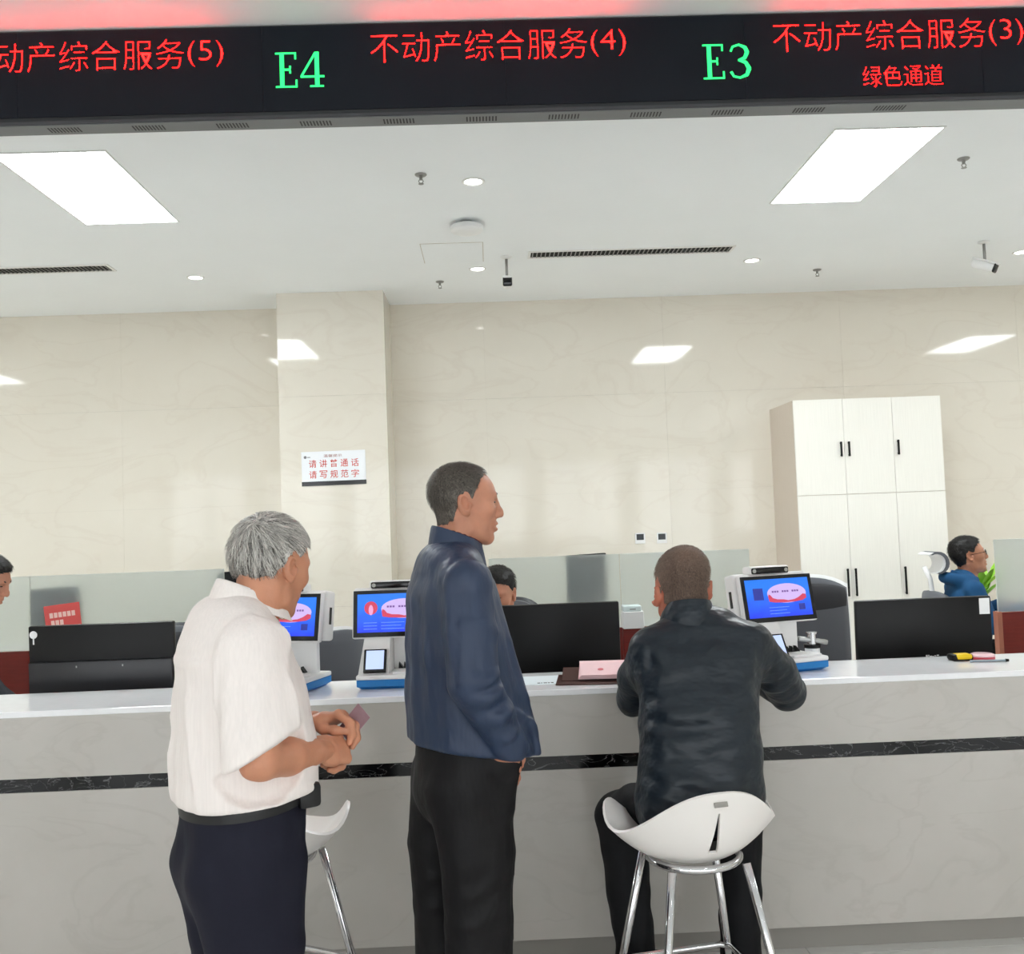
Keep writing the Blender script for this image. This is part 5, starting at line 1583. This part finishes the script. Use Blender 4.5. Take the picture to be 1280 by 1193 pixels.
# ------------------------------------------------------------------ 3: seated man in a dark teal jacket, back to the viewer
def man_seated():
    X, Y, HD = 0.597, 2.95, 0.0
    Hf = head_field(neck=0.07, wide=1.0, neck_r=0.062, ear_flare=0.75, ear_z=-0.022, ear_out=0.004)
    Mh = head_place((-0.052, 0.175, 1.372), yaw=math.radians(-6), pitch=0.05, roll=-0.06, scale=1.03)
    B = Field((-0.46, -0.25, 0.0), (0.46, 0.62, 1.36), 0.016)
    B.loft([((0, -0.02, 0.74), 0.14, 0.10), ((0, 0.02, 0.85), 0.14, 0.10), ((0, 0.07, 1.05), 0.15, 0.09), ((0, 0.11, 1.20), 0.13, 0.065)], k=0)
    B.loft([((0, 0.12, 1.2), 0.05, 0.05), ((-0.04, 0.15, 1.30), 0.05, 0.05)], k=0.03)
    elr, wrr = np.array((0.352, 0.305, 0.995)), np.array((0.235, 0.545, 1.046))
    ell_, wrl = np.array((-0.166, 0.30, 1.0)), np.array((-0.130, 0.555, 1.046))
    hs = []
    for s, e, w in ((1, elr, wrr), (-1, ell_, wrl)):
        B.loft([((s * 0.17, 0.10, 1.19), 0.046), (e, 0.04), (w, 0.028)], k=0.02)
        d = w - e; d /= np.linalg.norm(d); d[2] = -0.02
        hs.append(xf(hand_field((0.35, 0.35, 0.38, 0.4), (0.5, 0.2), 0.04, mirror=(s < 0)), frame_to(w - d * 0.01 + np.array([0, 0, -0.016]), d, (0, 0, 1))))
        B.loft([((s * 0.08, -0.02, 0.70), 0.055), ((s * 0.135, 0.12, 0.70), 0.055), ((s * 0.20, 0.29, 0.605), 0.05), ((s * 0.185, 0.27, 0.36), 0.045), ((s * 0.165, 0.24, 0.08), 0.034)], k=0.02)
    root = person_root(X, Y, HD, [xf(Hf.mesh(), Mh), B.mesh()] + hs, SKIN3,
                       'man with cropped hair in a dark teal jacket, seated on the white bar stool')
    def tone(P, rng):
        crown = np.exp(-((P[:, 0]) ** 2 + (P[:, 1] + 0.06) ** 2 + (P[:, 2] - 0.09) ** 2) / 0.0022)
        side = np.clip((np.abs(P[:, 0]) - 0.05) / 0.03, 0, 1)
        return np.clip(0.30 + rng.normal(0, 0.14, len(P)) + 0.45 * crown + 0.22 * side, 0, 1)
    build_head(root, Mh, 'hair', 23, Hf, dict(back=-0.060, side=0.024, front=0.088), 0.0028, 7000, 0.009, (0.0, -0.06, 0.105), 0.003, 0.0007, BUZZ, tone, curl=0.2, down=0.02, hnoise=0.0010, brows=False, eyes=False)
    J = Field((-0.46, -0.26, 0.60), (0.50, 0.62, 1.36), 0.007)
    J.loft([((0, -0.015, 0.66), 0.165, 0.135), ((0, -0.015, 0.74), 0.192, 0.145), ((0.0, 0.01, 0.86), 0.184, 0.140), ((-0.003, 0.045, 0.98), 0.180, 0.135), ((0, 0.085, 1.10), 0.192, 0.125), ((0, 0.112, 1.18), 0.180, 0.098), ((0, 0.125, 1.235), 0.125, 0.072)], k=0, power=2.3)
    J.loft([((0, 0.120, 1.22), 0.115, 0.060), ((-0.03, 0.135, 1.25), 0.076, 0.056)], k=0.04)
    for s, e, w in ((1, elr, wrr), (-1, ell_, wrl)):
        sh = np.array((s * 0.160, 0.100, 1.180))
        J.loft([((s * 0.09, 0.115, 1.20), 0.06, 0.06), (sh, 0.066, 0.066), (sh * 0.45 + e * 0.55 + [s * 0.012, -0.012, 0.0], 0.066, 0.066), (e + [0, -0.008, -0.004], 0.058, 0.060)], k=0.05)
        J.loft([(e + [0, -0.008, -0.004], 0.058, 0.060), (e * 0.5 + w * 0.5 + [0, 0, 0.006], 0.052, 0.050), (w, 0.040, 0.040)], k=0.012)
        for q in range(4):
            c = sh * (0.75 - 0.22 * q) + e * (0.25 + 0.22 * q)
            J.fold([c + [s * 0.055, -0.045, 0.02], c + [s * 0.005, -0.075, -0.005 - 0.01 * q], c + [-s * 0.05, -0.06, -0.03]], 0.010, 0.013)
            c = c * 0.9 + e * 0.1
            J.fold([c + [s * 0.055, -0.045, 0.02], c + [s * 0.005, -0.075, -0.005 - 0.01 * q], c + [-s * 0.05, -0.06, -0.03]], -0.006, 0.010)
    for pts, amp, w_ in (([(-0.175, 0.0, 1.03), (-0.09, -0.085, 1.0), (0.0, -0.10, 1.01)], 0.010, 0.016), ([(-0.18, -0.03, 0.96), (-0.09, -0.105, 0.93), (0.03, -0.12, 0.955)], 0.011, 0.016),
                   ([(-0.18, -0.06, 0.87), (-0.10, -0.135, 0.83), (-0.02, -0.15, 0.825)], 0.012, 0.016), ([(-0.17, -0.08, 0.80), (-0.08, -0.16, 0.765), (0.0, -0.17, 0.77)], 0.009, 0.014),
                   ([(-0.17, -0.02, 0.915), (-0.08, -0.12, 0.885), (0.0, -0.135, 0.89)], -0.008, 0.014), ([(-0.17, -0.02, 0.99), (-0.08, -0.10, 0.965), (0.0, -0.115, 0.98)], -0.007, 0.013),
                   ([(0.175, -0.02, 0.99), (0.12, -0.085, 0.94), (0.06, -0.12, 0.90)], 0.008, 0.014), ([(0.045, 0.065, 1.27), (0.08, 0.022, 1.18), (0.10, -0.015, 1.08)], 0.009, 0.010),
                   ([(0.075, 0.075, 1.26), (0.12, 0.035, 1.19), (0.14, 0.0, 1.12)], 0.009, 0.010), ([(-0.06, 0.07, 1.27), (-0.08, 0.02, 1.18)], 0.009, 0.011), ([(-0.03, 0.06, 1.26), (-0.045, 0.02, 1.20)], 0.007, 0.010),
                   ([(0.165, 0.04, 1.21), (0.178, 0.0, 1.12), (0.18, -0.03, 1.0)], -0.008, 0.012), ([(-0.165, 0.04, 1.21), (-0.178, 0.0, 1.12), (-0.18, -0.03, 1.03)], -0.008, 0.012)):
        J.fold(pts, amp * 1.4, w_)
    J.noise(0.0055, 0.07, 61, (0.8, 1, 1)).noise(0.0018, 0.03, 62)
    J.plane((0, 0, 0.668), (0, 0, -1))
    J.smooth(1)
    np_mesh('jacket', [J.mesh()], TEALJ, root)
    band_mesh('collar', ring(-0.036, 0.142, 1.298, 0.070, 0.074, 48, tilt=0.28, a0=-2.8, a1=2.8), (-0.036, 0.142), 0.082, 0.005, 0.018, TEALJ, root)
    Tn = Field((-0.36, -0.22, 0.03), (0.36, 0.40, 0.80), 0.010)
    Tn.loft([((0, -0.02, 0.76), 0.15, 0.12), ((0, -0.02, 0.74), 0.155, 0.12)], k=0)
    for s in (-1, 1):
        Tn.loft([((s * 0.08, -0.02, 0.70), 0.078, 0.075), ((s * 0.135, 0.12, 0.705), 0.078, 0.075), ((s * 0.20, 0.29, 0.605), 0.078, 0.078)], k=0.03)
        Tn.loft([((s * 0.20, 0.29, 0.605), 0.078, 0.076), ((s * 0.185, 0.27, 0.36), 0.070, 0.074), ((s * 0.165, 0.24, 0.06), 0.062, 0.066)], k=0.03)
    Tn.noise(0.006, 0.06, 71)
    Tn.plane((0, 0, 0.045), (0, 0, -1)); Tn.plane((0, 0, 0.74), (0, 0, 1))
    np_mesh('trousers', [Tn.mesh()], BLACKTR2, root)
    shoes(root, ((-0.165, 0.27, -0.1), (0.165, 0.27, 0.1)), BLACKSH)
    for o in [root] + list(root.children):               # he leans a little to his right-hand side
        me = o.data
        co = np.empty(len(me.vertices) * 3, np.float32); me.vertices.foreach_get('co', co)
        co = co.reshape(-1, 3); co[:, 0] += 0.10 * np.maximum(0, co[:, 2] - 0.68)
        me.vertices.foreach_set('co', co.ravel()); me.update()
man_seated()

# ------------------------------------------------------------------ clerks behind the counter
def clerk(X, Y, HD, head_z, label, cloth, skin, seed, head_yaw=0.0, pitch=0.0, seat=True, hood=False, glasses=False, crop=0.006, arms='desk', desk_z=0.78, shirt=None, slen=0.02, hscale=1.0, lean=0.0, shoulder=0.235, drop=0.0):
    zs = head_z - shoulder       # shoulder line
    Hf = head_field(h=0.0045, neck=0.09, wide=1.0)
    Mh = head_place((0, 0.03 + lean, head_z), yaw=head_yaw, pitch=pitch, scale=hscale)
    zb = zs - 0.52
    zs_ = zs
    B = Field((-0.36, -0.30, 0.0), (0.36, 0.62, head_z - 0.05), 0.018)
    B.loft([((0, -0.03, zb + 0.06), 0.14, 0.10), ((0, lean * 0.3, zs - 0.2), 0.145, 0.095), ((0, -0.01 + lean * 0.6, zs - 0.04), 0.13, 0.065)], k=0)
    B.loft([((0, lean * 0.6, zs - 0.03), 0.05, 0.05), ((0, 0.02 + lean, zs + 0.08), 0.05, 0.05)], k=0.03)
    hs = []
    AR = []
    for s in (-1, 1):
        e = np.array((s * 0.24, 0.06, zs - 0.27 - drop * 0.5)); w = np.array((s * 0.13, 0.29, max(zs - 0.33, desk_z + 0.045) - drop))
        AR.append((s, e, w))
        B.loft([((s * 0.165, -0.01, zs - 0.05), 0.045), (e, 0.038), (w, 0.027)], k=0.02)
        d = w - e; d /= np.linalg.norm(d)
        hs.append(xf(hand_field((0.3, 0.3, 0.32, 0.35), (0.4, 0.2), 0.04, h=0.004, mirror=(s < 0)), frame_to(w - d * 0.01, d * [1, 1, 0.2], (0, 0, 1))))
        B.loft([((s * 0.09, -0.02, zb + 0.05), 0.075), ((s * 0.11, 0.38, zb + 0.02), 0.055), ((s * 0.11, 0.38, 0.09), 0.04)], k=0.03)
    root = person_root(X, Y, HD, [xf(Hf.mesh(), Mh), B.mesh()] + hs, skin, label)
    def tone(P, rng):
        return np.clip(0.18 + rng.normal(0, 0.16, len(P)), 0, 1)
    build_head(root, Mh, 'hair', seed, Hf, dict(back=-0.055, side=0.028, front=0.080), crop, 2500, slen, (0.0, -0.06, 0.11), 0.004, 0.0011, BLACKHAIR, tone, hnoise=0.003, top_extra=0.010, eyes=True)
    J = Field((-0.36, -0.26, zb), (0.36, 0.36, zs + 0.12), 0.010)
    J.loft([((0, -0.02, zb + 0.03), 0.185, 0.145), ((0, -0.005 + lean * 0.2, zs - 0.30), 0.18, 0.14), ((0, -0.005 + lean * 0.45, zs - 0.12), 0.185, 0.12), ((0, -0.01 + lean * 0.6, zs - 0.03), 0.15, 0.09), ((0, -0.01 + lean * 0.7, zs + 0.02), 0.09, 0.07)], k=0, power=2.2)
    for s, e, w in AR:
        J.loft([((s * 0.09, -0.01, zs - 0.02), 0.05), ((s * 0.16, -0.01, zs - 0.05), 0.062), (e, 0.054), (w, 0.040)], k=0.016)
    if hood:
        J.loft([(p, 0.035, 0.035) for p in ring(0, -0.04, zs + 0.03, 0.10, 0.085, 18, tilt=0.2, a0=-1.9, a1=1.9)], k=0.03)
    J.noise(0.004, 0.06, seed + 30)
    J.plane((0, 0, zb + 0.012), (0, 0, -1))
    np_mesh('top', [J.mesh()], cloth, root)
    C = Field((-0.12, -0.12 + lean * 0.8, zs - 0.02), (0.12, 0.14 + lean * 0.8, zs + 0.13), 0.006)
    C.loft([(p, 0.022, 0.008) for p in ring(0, lean * 0.8, zs + 0.055, 0.074, 0.076, 22, tilt=0.35)], u=(0, 0, 1), k=0)
    np_mesh('collar', [C.mesh()], shirt or cloth, root)
    Tn = Field((-0.26, -0.20, 0.03), (0.26, 0.50, zb + 0.18), 0.012)
    Tn.loft([((0, -0.02, zb + 0.10), 0.165, 0.125), ((0, -0.02, zb + 0.06), 0.17, 0.125)], k=0)
    for s in (-1, 1):
        Tn.loft([((s * 0.09, 0.0, zb + 0.06), 0.085), ((s * 0.11, 0.38, zb + 0.03), 0.072), ((s * 0.11, 0.38, 0.06), 0.06)], k=0.03)
    Tn.plane((0, 0, 0.045), (0, 0, -1))
    np_mesh('trousers', [Tn.mesh()], BLACKTR, root)
    shoes(root, ((-0.11, 0.40, 0), (0.11, 0.40, 0)), BLACKSH)
    if glasses:
        mb = MB()
        for s in (-1, 1):
            pts = [(s * 0.033 + 0.022 * math.cos(a), 0.104 - 0.004 * math.cos(a) * s, 0.008 + 0.017 * math.sin(a)) for a in np.linspace(0, 2 * PI, 17)[:-1]]
            mb.tube(pts, 0.0016, 6, closed=True)
            mb.tube([(s * 0.054, 0.100, 0.012), (s * 0.078, 0.06, 0.014), (s * 0.084, -0.01, 0.014)], 0.0016, 6)
        mb.tube([(-0.012, 0.106, 0.012), (0.0, 0.108, 0.014), (0.012, 0.106, 0.012)], 0.0016, 6)
        mb.v = [tuple(Mh[:3, :3] @ np.array(p) + Mh[:3, 3]) for p in mb.v]
        mb.build('glasses', BLACKG, root, True)
    return root
clerk(0.03, 4.74, math.radians(196), 1.246, 'clerk in dark clothes mostly hidden behind the middle monitor', DARKC, SKIN2, 81, pitch=0.18, shirt=WHITEP, crop=0.008)
clerk(-2.655, 4.79, math.radians(92), 1.400, 'clerk cut by the left frame edge, only hair and cheek showing', DARKC, SKIN2, 91, head_yaw=0.0, pitch=0.35, crop=0.010, lean=0.15, drop=0.10)
clerk(3.13, 6.32, math.radians(95), 1.262, 'seated clerk in a blue hooded top and glasses near the right edge', BLUEH, SKIN, 101, head_yaw=math.radians(5), pitch=-0.18, hood=True, glasses=True, desk_z=0.885, shoulder=0.165)
# ================================================================== BAR STOOLS
STOOLW = mat('stool_white_plastic', srgb(240, 236, 232), 0.28, spec=0.5)
def bar_stool(x, y, rz, label, plate=True):
    """shell opens towards local +y, high backrest at -y"""
    t = thing('bar_stool', label, 'stool', (x, y, 0), rz, 'white moulded bar stools')
    SZ = 0.60                                             # underside of the shell
    NU, NV = 64, 18
    def rim(phi):                                         # phi = 0 at the back
        c = math.cos(phi)
        back = 0.160 * math.exp(-(abs(phi) / 1.05) ** 2.4)
        front = 0.085 * math.exp(-((abs(phi) - 2.05) / 0.42) ** 2)
        nose = -0.015 * math.exp(-((PI - abs(phi)) / 0.6) ** 2)
        return 0.068 + back + front + nose
    def pt(phi, v):
        h = rim(phi)
        # bowl: flat middle, wall rising towards the rim
        r = 0.215 * (v ** 0.80)
        z = h * max(0.0, (v - 0.25) / 0.75) ** 1.9
        flare = 1.0 + 0.15 * math.exp(-((abs(phi) - 1.85) / 0.65) ** 2) * v * v
        return (math.sin(phi) * r * 1.06 * flare, -math.cos(phi) * r * 0.98, SZ + z)
    bm = bmesh.new()
    phis = [-PI + 2 * PI * i / NU for i in range(NU)]
    grid = []
    for j in range(1, NV + 1):
        v = j / NV
        row = []
        for ph in phis:
            row.append(bm.verts.new(pt(ph, v)))
        grid.append(row)
    cen = bm.verts.new((0, 0, SZ))
    # tapered slot in the back: columns next to phi=0 are moved apart
    i0 = NU // 2
    j0, j1 = int(NV * 0.52), int(NV * 0.88)
    for j in range(j0, j1 + 1):
        v = (j + 1) / NV
        w = 0.012 * (1 - (j - j0) / (j1 - j0)) + 0.002
        for sgn, ii in ((-1, i0 - 1), (1, i0 + 1)):
            p = pt(0.0, v)
            r = abs(p[1])
            grid[j][ii].co = Vector((sgn * w, p[1], p[2]))
    for j in range(NV - 1):
        for i in range(NU):
            i2 = (i + 1) % NU
            if j0 <= j < j1 and i in (i0 - 1, i0):
                continue
            bm.faces.new((grid[j][i], grid[j][i2], grid[j + 1][i2], grid[j + 1][i]))
    for i in range(NU):
        bm.faces.new((cen, grid[0][(i + 1) % NU], grid[0][i]))
    loose = [v for v in bm.verts if not v.link_faces]
    bmesh.ops.delete(bm, geom=loose, context='VERTS')
    bmesh.ops.recalc_face_normals(bm, faces=bm.faces[:])
    bmesh.ops.solidify(bm, geom=bm.faces[:], thickness=0.009)
    bmesh.ops.recalc_face_normals(bm, faces=bm.faces[:])
    me = bpy.data.meshes.new('seat_shell'); bm.to_mesh(me); bm.free()
    me.materials.append(STOOLW)
    me.polygons.foreach_set('use_smooth', [True] * len(me.polygons))
    try: me.set_sharp_from_angle(angle=math.radians(50))
    except Exception: pass
    sh = link('seat_shell', me, t)
    if plate:
        p = pt(0.0, 0.945)
        n = MB().box(-0.020, 0.020, -0.004, 0.001, -0.007, 0.007, 0.001, 1).build('maker_plate', mat('plate_grey', srgb(150, 146, 140), 0.35), sh)
        n.matrix_local = T(p[0], p[1] - 0.011, p[2] - 0.004, rx=-0.35)
        MB().box(-0.013, 0.014, -0.0045, -0.003, -0.002, 0.003).build('plate_mark', STOOLW, sh).matrix_local = n.matrix_local.copy()
    # chrome ring under the shell
    pts = [(0.135 * math.cos(a), 0.135 * math.sin(a), SZ - 0.010) for a in np.linspace(0, 2 * PI, 33)[:-1]]
    MB().tube(pts, 0.011, 10, closed=True).build('seat_ring', CHROME, t, True)
    top, bot, zr = 0.115, 0.215, 0.235
    feet = []
    for sx, sy in ((-1, -1), (1, -1), (1, 1), (-1, 1)):
        a = Vector((sx * top, sy * top, SZ - 0.012)); b_ = Vector((sx * bot, sy * bot, 0.012))
        lg = MB().tube([a, a.lerp(b_, 0.5), b_], 0.0125, 12).build('leg', CHROME, t, True)
        MB().lathe([(0.0, 0.0), (0.017, 0.0), (0.017, 0.014), (0.0, 0.014)], 12, mtx=T(b_.x, b_.y, 0)).build('rubber_foot', BLACKP, lg, 'auto')
        feet.append(a.lerp(b_, (a.z - zr) / (a.z - b_.z)))
    q = []
    for k in range(4):
        p0, p1 = feet[k], feet[(k + 1) % 4]
        for f in (0.08, 0.5, 0.92):
            q.append(p0.lerp(p1, f) * 1.0)
    MB().tube(q, 0.010, 10, closed=True).build('foot_ring', CHROME, t, True)
    return t
bar_stool(0.570, 2.905, 0.20, 'white moulded bar stool with chrome legs under the seated man')
bar_stool(-0.725, 3.06, -0.45, 'white moulded bar stool with chrome legs behind the white-shirted man', plate=False)

# ================================================================== RIGHT-HAND OFFICE CHAIR AND PLANT
c = thing('ergonomic_chair', 'white-framed chair with hooked grey headrest behind the blue-clad clerk', 'chair', (2.935, 6.36, 0), 0.0)
MB().box(-0.22, 0.26, -0.24, 0.24, 0.40, 0.47, 0.03, 3).build('seat', CHAIRG, c, 'auto')
# hooked headrest: C-shaped band seen from the side
arc = []
for k in range(13):
    a = math.radians(118 - k * 17)
    arc.append((0.002 + 0.062 * math.cos(a) - 0.01, 1.225 + 0.062 * math.sin(a)))
def band(arc, th, y0, y1):
    inner = []
    n = len(arc)
    for i, p in enumerate(arc):
        a = arc[max(i - 1, 0)]; b_ = arc[min(i + 1, n - 1)]
        d = math.hypot(b_[0] - a[0], b_[1] - a[1]); nx, nz = -(b_[1] - a[1]) / d, (b_[0] - a[0]) / d
        tt = th * (0.35 + 0.65 * math.sin(PI * i / (n - 1)))
        inner.append((p[0] + nx * tt, p[1] + nz * tt))
    mb = MB()
    for i in range(n - 1):
        mb.prism([arc[i], arc[i + 1], inner[i + 1], inner[i]], y0, y1)
    return mb
band(arc, 0.022, -0.09, 0.09).build('headrest_pad', mat('headrest_grey', srgb(96, 98, 104), 0.7), c)
band([(p[0] - 0.004 - 0.014, p[1]) for p in arc], -0.014 + 0.03, -0.085, 0.085).build('headrest_shell', WHITEP, c)
MB().tube([(-0.055, 0, 1.20), (-0.02, 0, 1.12), (-0.01, 0, 1.02), (-0.045, 0, 0.8), (-0.03, 0, 0.55), (0.0, 0, 0.42)], 0.016, 10).build('spine_bar', WHITEP, c, True)
vv, ff = curved_panel(0.42, 0.60, 0.03, 0.05, 0.0)
MB().add([(-0.03 + p[1] * 0.8 + 0.03 * (0.6 - p[2]), p[0], p[2] * 0.9 + 0.5) for p in vv], ff).build('backrest', mat('headrest_grey', srgb(96, 98, 104), 0.7), c, True)
MB().tube([(0.02, 0, 0.09), (0.02, 0, 0.40)], 0.03, 12).build('gas_post', CHROME, c, True)
for q in range(5):
    a = 2 * PI * q / 5
    l = MB().tube([(0.02, 0, 0.10), (0.02 + 0.27 * math.cos(a), 0.27 * math.sin(a), 0.065)], 0.02, 8, radii=[0.028, 0.016]).build('base_leg', BLACKP, c, True)
    MB().lathe([(0.0, -0.022), (0.024, -0.02), (0.03, 0.0), (0.024, 0.02), (0.0, 0.022)], 12, mtx=T(0.02 + 0.28 * math.cos(a), 0.28 * math.sin(a), 0.0305, ry=PI / 2)).build('caster', BLACKP, l, True)

k = thing('potted_plant', 'small bright green plant on the desk beside the blue-clad clerk', 'plant', (3.43, 6.68, 0.885))
MB().lathe([(0.0, 0.0), (0.035, 0.0), (0.048, 0.07), (0.044, 0.07), (0.04, 0.06), (0.0, 0.06)], 20).build('pot', WHITEP, k, 'auto')
LEAF = mat('leaf_green', srgb(150, 205, 60), 0.5, noise=0.15, nscale=20)
for q in range(14):
    a = q * 2.4; ln = 0.19 + 0.09 * random.random(); up = 0.6 + 0.7 * random.random()
    d = Vector((math.cos(a), math.sin(a), 0)); s_ = Vector((-math.sin(a), math.cos(a), 0))
    vv = []; ff = []
    for j in range(5):
        f = j / 4
        c0 = Vector((0, 0, 0.06 + 0.03 * (q % 4))) + d * (ln * f * 0.6) + Vector((0, 0, ln * up * f - 0.05 * f * f))
        wd = 0.026 * math.sin(PI * (0.12 + 0.86 * f))
        for zz in (0.0, 0.0012):
            vv += [c0 - s_ * wd + Vector((0, 0, 0.004 + zz)), c0 + Vector((0, 0, zz)), c0 + s_ * wd + Vector((0, 0, 0.004 + zz))]
    for j in range(4):
        o = j * 6
        for b0 in (0, 3):
            ff += [(o + b0, o + b0 + 1, o + b0 + 7, o + b0 + 6), (o + b0 + 1, o + b0 + 2, o + b0 + 8, o + b0 + 7)]
    MB().add(vv, ff).build('leaf', LEAF, k, True)
